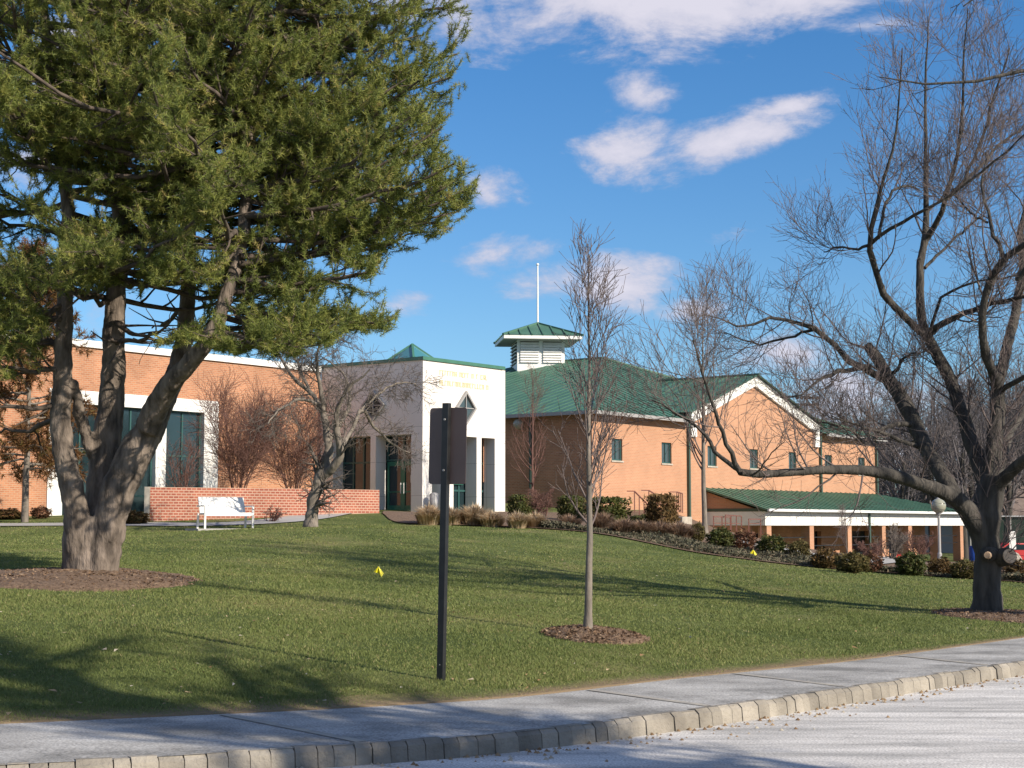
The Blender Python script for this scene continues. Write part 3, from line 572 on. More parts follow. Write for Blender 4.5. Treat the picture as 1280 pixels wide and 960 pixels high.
def entrance():
    T = empty('entrance_pavilion', (E0[0], E0[1], 0), A52); tag(T, 'cream two storey entrance pavilion with green coping, tall pillars and gold lettering', 'building')
    top, zo = 8.42, 5.38; zb_ = 1.4
    fl = [(.60, 1.21, zb_, zo), (1.98, 3.51, zb_, zo), (3.84, 4.75, zb_, zo)]
    lf = [(.49, 2.59, zb_, zo), (2.91, 5.1, zb_, zo)]
    w = MB().wall(mx_(0), 0, 5.28, zb_, top, fl, .62).build('wall', M['stucco'], T)
    MB().wall(my_(.002), .622, 5.86, zb_, top, lf, .62).build('wall', M['stucco'], T)
    MB().box(5.283, 5.6, .1, 9, zb_, top - .01).build('wall', M['stucco'], T)
    # base plinths at the pillars
    # coping
    cp_ = MB(); cp_.box(-.07, 5.4, -.07, .66, top, top + .14); cp_.box(-.07, .66, .663, 9, top, top + .14); cp_.build('coping', M['green_trim'], T)
    MB().box(.62, 5.3, .62, 9.5, 7.7, 7.85).build('roof', M['soffit'], T)
    MB().box(.66, 5.25, .66, 5.8, zo + .1, zo + .2).build('ceiling', M['soffit'], T)
    # glazing set back behind the pillars
    def glaze(mapf, l0, l1, z0, z1, posts, rails, name='window', dz=.0, fm='frame'):
        f = MB(); 
        for l in posts: f.add([mapf(*q) for q in [(l-.04,0,z0),(l+.04,0,z0),(l+.04,0,z1),(l-.04,0,z1),(l-.04,.1,z0),(l+.04,.1,z0),(l+.04,.1,z1),(l-.04,.1,z1)]], [(0,1,2,3),(4,7,6,5),(0,4,5,1),(1,5,6,2),(2,6,7,3),(3,7,4,0)])
        for z in rails: f.add([mapf(*q) for q in [(l0,.01,z-.04),(l1,.01,z-.04),(l1,.01,z+.04),(l0,.01,z+.04),(l0,.09,z-.04),(l1,.09,z-.04),(l1,.09,z+.04),(l0,.09,z+.04)]], [(0,1,2,3),(4,7,6,5),(0,4,5,1),(1,5,6,2),(2,6,7,3),(3,7,4,0)])
        fr = f.build(name, M[fm], T)
        MB().add([mapf(*q) for q in [(l0,.05,z0),(l1,.05,z0),(l1,.05,z1),(l0,.05,z1)]], [(0,1,2,3)]).build('pane', M['glass'], fr)
        return fr
    gy = .64
    glaze(mx_(gy), .66, 5.25, 2.1, zo + .1, [.7, 1.6, 2.3, 3.1, 4.2, 5.2], [2.15, 3.1, 4.3])
    glaze(my_(gy), 2.62, 5.85, 2.1, zo + .1, [2.7, 3.3, 3.9, 4.5, 5.1, 5.75], [2.2, 4.3])
    glaze(my_(gy), .72, 2.6, 4.33, zo + .1, [.76, 1.6, 2.5], [4.36])
    MB().box(.70, .73, 3.6, 3.95, 2.2, 5).build('interior_curtain', M['siding'], T)
    # double doors in green frames
    for l0, l1 in ((.78, 1.62), (1.66, 2.52)):
        f = MB(); X = gy + .0
        def b_(y0, y1, z0, z1, d=0): f.box(X - d, X + .07, y0, y1, z0, z1)
        b_(l0, l0 + .11, 2.16, 4.3); b_(l1 - .11, l1, 2.16, 4.3); b_(l0 + .112, l1 - .112, 4.12, 4.3); b_(l0 + .112, l1 - .112, 2.16, 2.46); b_(l0 + .112, l1 - .112, 3.0, 3.05)
        d = f.build('door', M['door_green'], T); MB().box(X + .03, X + .04, l0 + .11, l1 - .11, 2.46, 4.12).build('pane', M['glass'], d)
        MB().box(X - .06, X - .03, (l0 if l0 > 1 else l1) + (.05 if l0 > 1 else -.08), (l0 if l0 > 1 else l1) + (.08 if l0 > 1 else -.05), 2.95, 3.4).build('handle', M['white_metal'], d)
    MB().box(gy + .01, gy + .02, .98, 1.22, 3.4, 3.72).build('notice', M['white'], T)
    MB().box(gy - .01, gy + .02, 1.52, 1.76, 2.2, 4.1).build('door_post', M['door_green'], T)
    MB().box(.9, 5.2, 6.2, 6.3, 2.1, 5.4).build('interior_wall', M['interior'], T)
    # orange interior brick seen through the last bay
    MB().box(4.7, 5.25, .60, .635, 3.5, 5.36).build('brick_return', M['brick'], T)
    MB().box(2.2, 3.3, .57, .60, 3.35, 3.43).build('door_bar', M['door_green'], T)
    # diamond windows, one on each face
    def diamond(mapf, lc, zc, hw, hh, pane='glass_teal'):
        pts = [(lc, zc + hh), (lc + hw, zc), (lc, zc - hh), (lc - hw, zc)]; ins = [(lc, zc + hh*.84), (lc + hw*.84, zc), (lc, zc - hh*.84), (lc - hw*.84, zc)]
        m = MB(); o_ = [mapf(l, -.13, z) for l, z in pts]; i_ = [mapf(l, -.13, z) for l, z in ins]; ob = [mapf(l, .0, z) for l, z in pts]; ib = [mapf(l, -.03, z) for l, z in ins]
        m.add(o_ + i_ + ob + ib, [f for k in range(4) for f in ((k, (k+1)%4, 4+(k+1)%4, 4+k), (k, 8+k, 8+(k+1)%4, (k+1)%4), (4+k, 4+(k+1)%4, 12+(k+1)%4, 12+k))])
        fr = m.build('diamond_window', M['grey_metal'], T); MB().add(ib, [(0, 1, 2, 3)]).build('pane', M[pane], fr)
        b = MB(); b.bar(mapf(lc, -.06, zc + hh * .82), mapf(lc, -.06, zc - hh * .82), .04); b.bar(mapf(lc - hw*.82, -.05, zc), mapf(lc + hw*.82, -.05, zc), .04); b.build('glazing_bar', M['grey_metal'], fr)
    kz = lambda v, Y: EYE + (657.5 - v) / F * Y
    diamond(mx_(0), 2.72, kz(510, 67), .66, .72); diamond(my_(.002), on_a(467.5, 0, E0), kz(507, 66.6), .66, .64, 'interior')
    # gold lettering, two lines; only the rhythm of the letters can be read at this distance
    rng = random.Random(11)
    for zt, x1 in ((EYE + 6.28, 4.1), (EYE + 5.86, 4.2)):
        L_ = MB(); x = 1.05; hh = .21
        while x < x1:
            if rng.random() < .15:
                if L_.v: L_.build('lettering', M['gold'], T); L_ = MB()
                x += .14; continue
            k = rng.randint(0, 4); w = .12
            L_.box(x, x + .03, -.03, -.002, zt, zt + hh)
            if k in (0, 1): L_.box(x + w - .03, x + w, -.03, -.002, zt, zt + hh); L_.box(x + .031, x + w - .031, -.028, -.002, zt + (.09 if k else hh - .035), zt + (.12 if k else hh - .001))
            if k in (2, 3): L_.box(x + .031, x + w, -.028, -.002, zt, zt + .035)
            if k in (3, 4): L_.box(x + .031, x + w, -.028, -.002, zt + hh - .036, zt + hh)
            x += w + .045
        if L_.v: L_.build('lettering', M['gold'], T)
    # glazed pyramid skylight
    cx, cy, w, z0, z1 = 2.6, 2.9, 1.75, 7.86, 9.5
    cr = [(cx - w, cy - w, z0), (cx + w, cy - w, z0), (cx + w, cy + w, z0), (cx - w, cy + w, z0)]; ap = (cx, cy, z1)
    s = MB().add(cr + [ap], [(0, 1, 4), (1, 2, 4), (2, 3, 4), (3, 0, 4)]).build('skylight', M['glass_sky'], T)
    g = MB()
    for c in cr: g.bar(c, ap, .09)
    for k in range(4):
        a, b = Vector(cr[k]), Vector(cr[(k+1) % 4])
        for t in (.33, .67): g.bar(a.lerp(b, t), (a.lerp(b, t) + (Vector(ap) - (a + b) / 2) * .62), .035)
    g.build('skylight_rib', M['green_trim'], s)
entrance()

def left_wing():
    T = empty('brick_wing', (E0[0] + DB[0] * 5.88, E0[1] + DB[1] * 5.88, 0), A52); tag(T, 'orange brick flat roofed wing with white coping and tall shopfront windows, left of the entrance', 'building')
    x0 = -27; top = 8.25; u_ = lambda u: on_b(u, 5.88, E0)
    xa, xb = u_(61), u_(273)
    MB().wall(mx_(0), x0, -.005, 1.2, top, [(xa, xb, 1.2, 6.62)], .35).build('wall', M['brick'], T)
    MB().box(x0, 0, .36, 12, top - 1.2, top - 1).build('roof', M['soffit'], T)
    MB().box(x0, x0 + .3, .36, 12, 1, top - .01).build('wall', M['brick'], T)
    c = MB(); c.box(x0 - .1, -.01, -.1, .5, top, top + .26); c.build('coping', M['white'], T)
    MB().box(xa + .01, xb - .01, -.05, .3, 6.12, 6.617).build('lintel', M['white'], T)
    p = [(xa, u_(80)), (u_(133) - .2, u_(133) + .2), (u_(195), u_(208)), (u_(255), xb)]
    for a, b in p: MB().box(a + .005, b - .005, -.045, .34, 1.2, 6.12).build('pier', M['white'], T)
    for k in range(3):
        a, b = p[k][1], p[k+1][0]; f = MB(); n = 2 if b - a < 2.5 else 3
        for i in range(n + 1): l = a + .04 + (b - a - .08) * i / n; f.box(l - .035, l + .035, .16, .26, 1.5, 6.11)
        for z in (1.55, 2.75, 4.35, 6.07): f.box(a + .01, b - .01, .17, .25, z - .035, z + .035)
        w = f.build('window', M['frame'], T); MB().box(a, b, .2, .22, 1.5, 6.11).build('pane', M['glass'], w)
    # small return of the recessed link next to the pavilion
    for i in range(3): MB().box(-24 + i * 8, -22.6 + i * 8, 3, 4.2, top - 1, top + .15 + .1 * i).build('roof_vent', M['white'], T)
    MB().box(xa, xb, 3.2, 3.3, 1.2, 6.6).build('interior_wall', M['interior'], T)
left_wing()

def gym():
    T = empty('gymnasium', (C0[0], C0[1], 0), A52); tag(T, 'large brick hall with green hipped metal roof, white trimmed gable and louvred cupola', 'building')
    L_, ez, D = 30.9, EYE + 5.4, 26; z0 = -1.4; rz = EYE + 9.89; cx = L_ / 2
    u_ = lambda u: on_b(u, 0, C0)
    g0, g1 = u_(861), u_(1021); ge, ga = EYE + 5.75, EYE + 8.02
    wins = [2.1 + 4.45 * k for k in range(7)]; wz0, wz1 = EYE + 3.15, EYE + 4.2
    holes = [(x - .46, x + .46, wz0, wz1) for x in wins]
    w = MB(); w.wall(mx_(0), 0, L_, z0, ez, holes, .3); w.build('wall', M['brick_gym'], T)
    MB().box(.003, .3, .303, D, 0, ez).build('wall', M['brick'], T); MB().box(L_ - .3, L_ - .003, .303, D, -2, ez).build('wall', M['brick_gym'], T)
    for x in wins:
        f = MB()
        for a, b, c, d in ((x-.46, x-.40, wz0, wz1), (x+.40, x+.46, wz0, wz1), (x-.398, x+.398, wz0, wz0+.06), (x-.398, x+.398, wz1-.06, wz1), (x-.02, x+.02, wz0+.062, wz1-.062)): f.box(a, b, .08, .16, c, d)
        fr = f.build('window', M['frame'], T); MB().box(x-.45, x+.45, .12, .13, wz0, wz1).build('pane', M['glass_teal'], fr); MB().box(x-.52, x+.52, -.05, .07, wz0-.08, wz0-.003).build('sill', M['stone'], fr)
    # white gable with raking boards
    gt = MB(); ap = (cx, -.004, ga); pl = (g0 + .15, -.004, ez - .35); pr = (g1 - .15, -.004, ez - .35)
    gt.prism([pl, pr, (g1 - .15, -.004, ge), ap, (g0 + .15, -.004, ge)], (0, .25, 0)); gt.build('gable_wall', M['brick_gym'], T)
    rk = MB(); bw = .46
    for sx, e in ((-1, g0), (1, g1)):
        rk.prism([(e, -.16, ge), (cx, -.16, ga + .12), (cx, -.16, ga + .12 - bw), (e, -.16, ge - bw)][::sx], (0, .15, 0))
        rk.prism([(e, -.2, ge + .002), (cx, -.2, ga + .122), (cx, -.2, ga + .24), (e, -.2, ge + .12)][::-sx], (0, .19, 0))
        x0_, x1_ = (e - .02, e + .55) if sx < 0 else (e - .55, e + .02); rk.box(x0_, x1_, -.15, -.006, ge - 1.15, ge - bw - .0 if False else ge - .45)
    rk.build('gable_trim', M['white'], T)
    # hipped roof (with standing seams) and the gable's cross roof
    oh = .45; z_e = ez + .02; hy = 10.07; sl = (rz - z_e) / (hy + oh)
    rf = MB(); e0, e1, yb = -oh, L_ + oh, D + oh
    a, b, c, d = (e0, -oh, z_e), (e1, -oh, z_e), (e1, yb, z_e), (e0, yb, z_e); r0, r1 = (cx, hy, rz), (cx, D - hy, rz)
    zi = z_e + sl * (oh + .05)
    rf.add([a, (g0, -oh, z_e), (g0, .05, zi), (g1, .05, zi), (g1, -oh, z_e), b, r0], [(0, 1, 2, 3, 4, 5, 6)])
    rf.add([a, (g0, -oh, z_e), (g0, .05, z_e), (g1, .05, z_e), (g1, -oh, z_e), b, c, d], [(7, 6, 5, 4, 3, 2, 1, 0)])
    rf.add([a, b, c, d, r0, r1], [(1, 2, 5, 4), (2, 3, 5), (3, 0, 4, 5)])
    gy_ = (ga + .25 - z_e) / sl - oh
    gl, gr, gp = (g0 - .3, -.42, ge + .1), (g1 + .3, -.42, ge + .1), (cx, -.42, ga + .27)
    rf.add([gl, gp, (cx, gy_ + .15, ga + .27), (g0 - .3, .6, ge + .1), gr, (g1 + .3, .6, ge + .1)], [(0, 1, 2, 3), (1, 4, 5, 2)])
    roof = rf.build('roof', M['roof'], T)
    sm = MB(); n = 0
    def seam(p, q): sm.bar(p, q, .03, .03)
    V = Vector
    x = e0 + .6
    while x < e1 - .5:   # front hip face
        t = 1 - abs(x - cx) / (cx + oh)
        if not (g0 - .2 < x < g1 + .2): seam(V((x, -oh, z_e + .02)), V((x, -oh + t * (hy + oh), z_e + t * (rz - z_e) + .02)))
        else:
            zz = ge + (ga - ge) * (1 - abs(x - cx) / (cx - g0)); y1 = (zz + .2 - z_e) / sl - oh; seam(V((x, y1 + .15, zz + .3)), V((x, -oh + t * (hy + oh), z_e + t * (rz - z_e) + .02)))
        x += .62
    y = -oh + .6
    while y < yb - .6:   # left face
        t = min(1, (y + oh) / (hy + oh), (yb - y) / (hy + oh)); seam(V((e0, y, z_e + .02)), V((e0 + t * (cx + oh), y, z_e + t * (rz - z_e) + .02))); y += .62
    y = -.3
    while y < gy_:
        t = 1 if y < .6 else 1 - (y - .6) / (gy_ - .45); t = max(t, .05)
        seam(V((cx, y, ga + .29)), V((cx - (cx - g0 + .3) * t, y, ga + .29 - (ga + .17 - ge) * t))); y += .62
    sm.build('standing_seam', M['roof'], roof)
    rc = MB(); 
    for p, q in ((r0, a), (r0, b), (r0, r1), (gp, (cx, gy_, ga + .27))): rc.bar(V(p) + V((0, 0, .04)), V(q) + V((0, 0, .04)), .16, .09)
    rc.build('ridge_cap', M['roof'], roof)
    for q in ((e0, g0 - .35, -oh - .12, -oh + .02), (g1 + .35, e1, -oh - .12, -oh + .02), (e0 - .12, e0 + .02, -oh + .03, yb)): MB().box(*q, z_e - .16, z_e + .01).build('gutter', M['grey_metal'], T)
    ds = MB()
    for x in (g0 - .2, g1 + .2, L_ - .15): MB().box(x - .07, x + .07, -.16, -.02, -.5, ez - .1).build('downspout', M['dark_green'], T)
    MB().box(-.12, -.02, 3.55, 3.65, 2, ez - .1).build('downspout', M['dark_green'], T)
    # round lamp on the shaded side wall
    yl = on_a(653, 0, C0); q = MB().sphere((-.32, yl, EYE + 4.95), .27).build('wall_lamp', M['globe'], T, smooth=True); MB().box(-.2, 0, yl - .05, yl + .05, EYE + 4.7, EYE + 4.8).build('bracket', M['grey_metal'], q)
    return T
gym()

def cupola():
    # carried by the gym roof: a part of the building
    T = bpy.data.objects['gymnasium']; inv = Matrix.Translation((C0[0], C0[1], 0)) @ Matrix.Rotation(A52, 4, 'Z'); rel = inv.inverted() @ (Matrix.Translation((1.56, 95.6, 0)) @ Matrix.Rotation(math.radians(7), 4, 'Z'))
    def put(mb, name, m, par):
        mb.v = [tuple(rel @ Vector(v)) for v in mb.v]; return mb.build(name, m, par)
    w = 1.43; zt = EYE + 11.05; b = MB(); b.box(-w, w, -w, w, EYE + 8.6, zt); body = put(b, 'cupola', M['white'], T)
    for x0, x1 in ((-w + .18, -.12), (.12, w - .18)):
        l = MB()
        for i in range(8):
            z = EYE + 9.72 + i * .155; l.add([(x0, -w - .02, z + .125), (x1, -w - .02, z + .125), (x1, -w - .10, z + .01), (x0, -w - .10, z + .01)], [(0, 1, 2, 3)]); l.box(x0, x1, -w - .11, -w - .01, z - .015, z + .01)
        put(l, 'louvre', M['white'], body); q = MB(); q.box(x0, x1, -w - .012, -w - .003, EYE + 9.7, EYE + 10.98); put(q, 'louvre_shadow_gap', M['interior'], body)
    l = MB()
    for i in range(6): z = EYE + 9.75 + i * .21; l.box(-w - .11, -w - .01, -w + .2, w - .2, z - .02, z + .03)
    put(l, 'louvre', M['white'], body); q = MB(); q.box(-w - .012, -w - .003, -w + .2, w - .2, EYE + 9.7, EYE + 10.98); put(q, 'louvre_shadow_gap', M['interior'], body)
    e = 2.3; z1 = EYE + 11.2
    s = MB(); s.box(-e, e, -e, e, zt, z1 - .06); s.v = s.v; put(s, 'cupola_soffit', M['soffit'], body)
    fa = MB(); fa.box(-e - .04, e + .04, -e - .06, -e - .003, zt - .01, z1 + .05); fa.box(-e - .06, -e - .003, -e + .0, e, zt - .01, z1 + .05); put(fa, 'fascia', M['white'], body)
    r = MB(); ee = e + .1; r.add([(-ee, -ee, z1 + .06), (ee, -ee, z1 + .06), (ee, ee, z1 + .06), (-ee, ee, z1 + .06), (0, 0, z1 + 1.05)], [(0, 1, 4), (1, 2, 4), (2, 3, 4), (3, 0, 4), (3, 2, 1, 0)])
    for i in range(-3, 4):
        t = i / 3.6; k = 1 - abs(t); r.bar((t * ee, -ee, z1 + .08), (t * ee, -ee + ee * k, z1 + .08 + .99 * k), .07, .10); r.bar((-ee, t * ee, z1 + .08), (-ee + ee * k, t * ee, z1 + .08 + .99 * k), .07, .10)
    for sx, sy in ((-1,-1),(1,-1),(-1,1),(1,1)): r.bar((sx * ee, sy * ee, z1 + .08), (0, 0, z1 + 1.07), .12, .12)
    put(r, 'cupola_roof', M['roof'], body)
    p = MB(); p.tube([(0, 0, z1 + 1), (0, 0, z1 + 4.6)], [.06, .045], 10); p.sphere((0, 0, z1 + 4.66), .09); put(p, 'mast', M['white_metal'], body)
cupola()

def walkway():
    T = empty('covered_walkway', (C0[0], C0[1], 0), A52); tag(T, 'low covered walkway with green roof, white fascia and brick columns along the hall', 'building')
    xa, xb, yf = 10.3, 36.4, -3.5; zt, zb_ = EYE + .74, EYE + .03; ztop = EYE + 1.98
    f = MB(); f.box(xa, xb, yf, yf + .3, zb_, zt); f.box(xa, xa + .25, yf + .303, -.02, zb_, zt); f.box(xb - .3, xb, yf + .303, 3, zb_, zt); fb = f.build('fascia', M['white'], T)
    pn = MB(); n = 9
    for i in range(n):   # shallow framed panels on the fascia
        a = xa + .5 + (xb - xa - .6) * i / n; b = a + (xb - xa) / n - .75
        for q in ((a, b, zt - .24, zt - .21), ): pn.box(q[0], q[1], yf - .012, yf - .002, q[2], q[3])
        pn.box(a, a + .025, yf - .012, yf - .002, zb_ + .1, zt - .243); pn.box(b - .025, b, yf - .012, yf - .002, zb_ + .1, zt - .243)
    pn.build('panel_mould', M['grey_metal'], fb)
    s = MB(); s.box(xa + .26, xb - .31, yf + .31, -.03, zb_ + .02, zb_ + .1); s.build('ceiling', M['soffit'], T)
    r = MB(); o = .32; A = (xa - o, yf - o, zt + .12); B = (xb + o, yf - o, zt + .12); Cc = (30.9, -.02, ztop); D_ = (xa - .3, -.02, ztop); Bk = (xb + o, 3, zt + .12); Ck = (30.93, 3, ztop)
    dn = Vector((0, 0, -.1)); top = [A, B, Cc, D_, Bk, Ck]
    r.add([*top, *[Vector(q) + dn for q in top]], [(0, 1, 2, 3), (1, 4, 5, 2), (0, 6, 7, 1), (3, 9, 6, 0), (1, 7, 10, 4), (9, 8, 7, 6), (8, 11, 10, 7)])
    roof = r.build('roof', M['roof'], T); sm = MB(); x = xa
    while x < xb:
        t = 1 if x < 30.9 else max(.05, 1 - (x - 30.9) / (xb + o - 30.9)); a, b = Vector((x, yf - o, zt + .135)), Vector((x, -.02, ztop + .015)); sm.bar(a, a.lerp(b, t), .03, .05); x += .62
    sm.build('standing_seam', M['roof'], roof); 
    gt = MB(); gt.box(xa - o - .02, xb + o + .1, yf - o - .12, yf - o - .01, zt + .0, zt + .13); gt.build('gutter', M['white_metal'], T)
    MB().box(xa - .03, xa + .0 - .003, yf + .0, -.05, zt + .01, zt + .16).build('barge_board', M['dark_green'], T)
    MB().prism([(xa + .02, yf + .2, zt), (xa + .02, -.03, ztop - .2), (xa + .02, -.03, zt)], (.2, 0, 0)).build('side_infill', M['brick_gym'], T)
    MB().box(xa + .05, xa + .25, yf + .9, -.03, -1.2, zb_ - .005).build('side_wall', M['brick_gym'], T)
    for u in (959, 1012, 1059, 1101.5, 1134, 1170, 1198): 
        x = on_b(u, yf + .06, C0); c = MB(); c.box(x - .24, x + .24, yf + .06, yf + .56, -1.6, zb_ - .003); c.build('column', M['brick_gym'], T)
    b = MB(); b.wall(mx_(-.9), xa + .3, xb - .4, -1.5, zb_, [(13, 14.6, -1.5, 1.2), (19.5, 21.5, -.1, 1.3), (25.5, 27.7, -1.5, 1.3), (30.5, 32.2, -.1, 1.3)], .25); b.build('wall', M['brick'], T)
    MB().box(xa + .5, xb - .5, -.62, -.6, -1.5, zb_).build('pane', M['glass'], T)
    MB().box(31, 32.2, -1.15, -.95, -.7, -.1).build('bench_unit', M['red'], T)
    rl = MB()
    for z in (.55, 1.0): rl.bar((xa + .3, yf + .3, z), (xb - .5, yf + .3, z), .05)
    rl.build('guard_rail', M['black_paint'], T)
    MB().box(22.2, 22.34, yf - .1, yf - .02, -1.4, zt).build('downspout', M['dark_green'], T)
walkway()

def garden_wall():
    a, b = np.array(hitxy(187, 50)), np.array(hitxy(474, 54)); n = 24; mid = (a + b) / 2 + np.array([.5, -.86]) * .55; pts = []
    for i in range(n + 1): t = i / n; pts.append((1-t)**2 * a + 2*t*(1-t) * mid + t*t * b)
    T = empty('garden_wall', (a[0], a[1], 0)); tag(T, 'low curved red brick garden wall with pale mortar behind the white bench', 'wall')
    top = EYE + 1.22; m = MB(); c = MB(); vs = []
    # built in wall-length coordinates would shear; a gently curved solid instead
    for i, p in enumerate(pts):
        d = pts[min(i+1, n)] - pts[max(i-1, 0)]; d = d / np.hypot(*d); nn = np.array([-d[1], d[0]]) * .3; q = p - a; vs += [(q[0], q[1], 1.3), (q[0] + nn[0], q[1] + nn[1], 1.3), (q[0], q[1], top), (q[0] + nn[0], q[1] + nn[1], top)]
    fs = [(0, 2, 3, 1), (4*n, 4*n+1, 4*n+3, 4*n+2)]
    for i in range(n): k = 4 * i; fs += [(k, k+4, k+6, k+2), (k+1, k+3, k+7, k+5), (k+2, k+6, k+7, k+3)]
    m.add(vs, fs); w = m.build('wall', M['brick_wall'], T)
    MB().box(-.17, -.01, -.05, .33, 1.3, top + .01).build('end_pier', M['stone'], T)
garden_wall()

# ------------------------------------------------------------------ street furniture
def bench():
    p = G(282, 45); T = empty('park_bench', (p.x, p.y, p.z), math.radians(33)); tag(T, 'white metal bench with solid backrest standing in front of the red brick wall', 'bench')
    w = .69; r = .028
    MB().box(-w, w, -.22, .23, .42, .47).build('seat', M['white'], T, bevel=.008)
    b = MB().prism([(-w, .20, .47), (-w, .36, .92), (-w, .40, .92), (-w, .24, .47)], (2 * w, 0, 0)); b.build('backrest', M['white'], T, bevel=.006)
    for s in (-1, 1):
        x = s * (w + .03)
        MB().bar((x, -.25, .0), (x, -.25, .64), .05).build('leg', M['white'], T); MB().bar((x, .30, 0), (x, .24, .45), .05).build('leg', M['white'], T)
        MB().bar((x, -.27, .66), (x, .31, .66), .055, .035).build('armrest', M['white'], T)
    m = MB().box(-w, w, -.27, -.222, .38, .48); m.build('seat_rail', M['white'], T)
    MB().box(-1.0, 1.0, -.45, .5, -.06, .03).build('base_slab', M['concrete'], T)
bench()

def sign():
    p = G(552, 14.4); T = empty('road_sign', (p.x, p.y, p.z - .02)); T.rotation_euler = (0, math.radians(1.2), math.radians(-32)); tag(T, 'back of a brown metal sign on a black square post beside the pavement', 'sign')
    hgt = 2.51
    c = MB(); c.box(-.034, .034, -.025, .025, 0, hgt); c.build('post', M['black_paint'], T, bevel=.004)
    pl = MB(); W2, z0, z1 = .203, 1.775, hgt - .04; rr = .03
    pts = []
    for cx_, cz_, a0 in ((W2 - rr, z1 - rr, 0), (-W2 + rr, z1 - rr, 90), (-W2 + rr, z0 + rr, 180), (W2 - rr, z0 + rr, 270)):
        for k in range(5): a = math.radians(a0 + k * 22.5); pts.append((cx_ + rr * math.cos(a), .027, cz_ + rr * math.sin(a)))
    pl.prism(pts, (0, .004, 0)); pn = pl.build('sign_panel', M['sign_back'], T)
    MB().prism([(x * .985, .0315, 2.12 + (z - 2.12) * .99) for x, y, z in pts], (0, .001, 0)).build('sign_face', M['sign_face'], pn)
    for z in (1.9, 2.36): MB().tube([(0, -.037, z), (0, -.024, z)], .010, 6).build('bolt', M['grey_metal'], T)
    for z in (.16, .45, .75, 1.05, 1.35): MB().tube([(0, -.0265, z), (0, -.0235, z)], .006, 6).build('bolt_hole', M['grey_metal'] if z < .2 else M['interior'], T)
sign()

def lamp():
    p = G(1173.5, 62); T = empty('street_lamp', p); tag(T, 'globe lamp on a slim pale post in front of the covered walkway', 'lamp'); top = P(1173.5, 643, 62).z - p.z
    MB().tube([(0, 0, 0), (0, 0, .4), (0, 0, .45), (0, 0, top)], [.10, .09, .06, .05], 10).build('post', M['grey_metal'], T)
    MB().tube([(0, 0, top - .02), (0, 0, top + .08)], [.09, .13], 12).build('collar', M['grey_metal'], T)
    MB().sphere((0, 0, top + .33), .29, 20, 12).build('globe', M['globe'], T, smooth=True)
    MB().tube([(0, 0, top + .58), (0, 0, top + .68)], [.12, .02], 12).build('cap', M['grey_metal'], T)
lamp()

def flag(u, Y, label, s=1.0, seed=0, dz=.0):
    p = G(u, Y); T = empty('marker_flag', p); tag(T, label, 'flag', 'yellow marker flags')
    MB().tube([(0, 0, 0), (.01, 0, .2 * s)], .003, 5).build('wire', M['grey_metal'], T)
    m = MB(); w = .085 * s
    m.add([(-w, 0, .10 * s), (-.005, -.03, .19 * s), (w, 0, .07 * s), (.045 * s, -.03, .01), (-.01, .02, .075 * s), (-w * .6, -.02, .085 * s)], [(0, 1, 4, 5), (1, 2, 3, 4)])
    o = m.build('cloth', M['yellow'], T); sd_ = o.modifiers.new('solid', 'SOLIDIFY'); sd_.thickness = .004
flag(474, 27, 'small folded yellow marker flag lying in the middle of the lawn')
flag(941, 46.5, 'small yellow marker flag among the low plants in front of the bed', 1.2)

def railing(name, u0, u1, Y0, Y1, z0v, z1v, label, n=4, group=None):
    a, b = P(u0, z0v, Y0), P(u1, z0v, Y1); T = empty(name, a); tag(T, label, 'railing', group); ht = (z0v - z1v) / F * Y0; d = b - a
    p = MB(); ga = h(a.x, a.y) - a.z - .05
    for i in range(n + 1): q = d * i / n; MB().bar(q + Vector((0, 0, min(ga, 0) )), q + Vector((0, 0, ht)), .045).build('post', M['rust'], T)
    MB().bar((0, 0, ht), d + Vector((0, 0, ht)), .045).build('rail', M['rust'], T); MB().bar((0, 0, ht * .5), d + Vector((0, 0, ht * .5)), .03).build('rail', M['rust'], T)
    return T
railing('stair_railing', 892, 913, 70, 72, 662, 646, 'dark red stair railing panel nearest the hall corner, left of the walkway', 2)
railing('stair_railing', 907, 927, 71, 76, 664, 644, 'dark red stair railing beside the walkway end wall', 3)
railing('stair_railing', 936, 951, 75, 76, 660, 649, 'short dark railing against the white end of the walkway', 1)
def slope_rail(u0, v0, u1, v1, Y, label):
    a, b = P(u0, v0, Y), P(u1, v1, Y + 1.0); T = empty('stair_railing', a); tag(T, label, 'railing', None); d = b - a
    for t in (0, .35, .7, 1): q = d * t; MB().bar(q - Vector((0, 0, .95)), q, .045).build('post', M['rust'], T)
    MB().bar((0, 0, 0), d, .05).build('rail', M['rust'], T); MB().bar((0, 0, -.0), (-.35, -.1, 0), .045).build('rail', M['rust'], T)
slope_rail(793, 614, 810, 631, 73.5, 'rusty sloping handrail against the hall wall, left one behind the hedges')
slope_rail(811, 613, 826, 622, 74.5, 'rusty sloping handrail against the hall wall, right one behind the square hedge')
slope_rail(846, 615, 853, 617, 77, 'short upright rusty railing on the pale stone block at the hall downpipe')
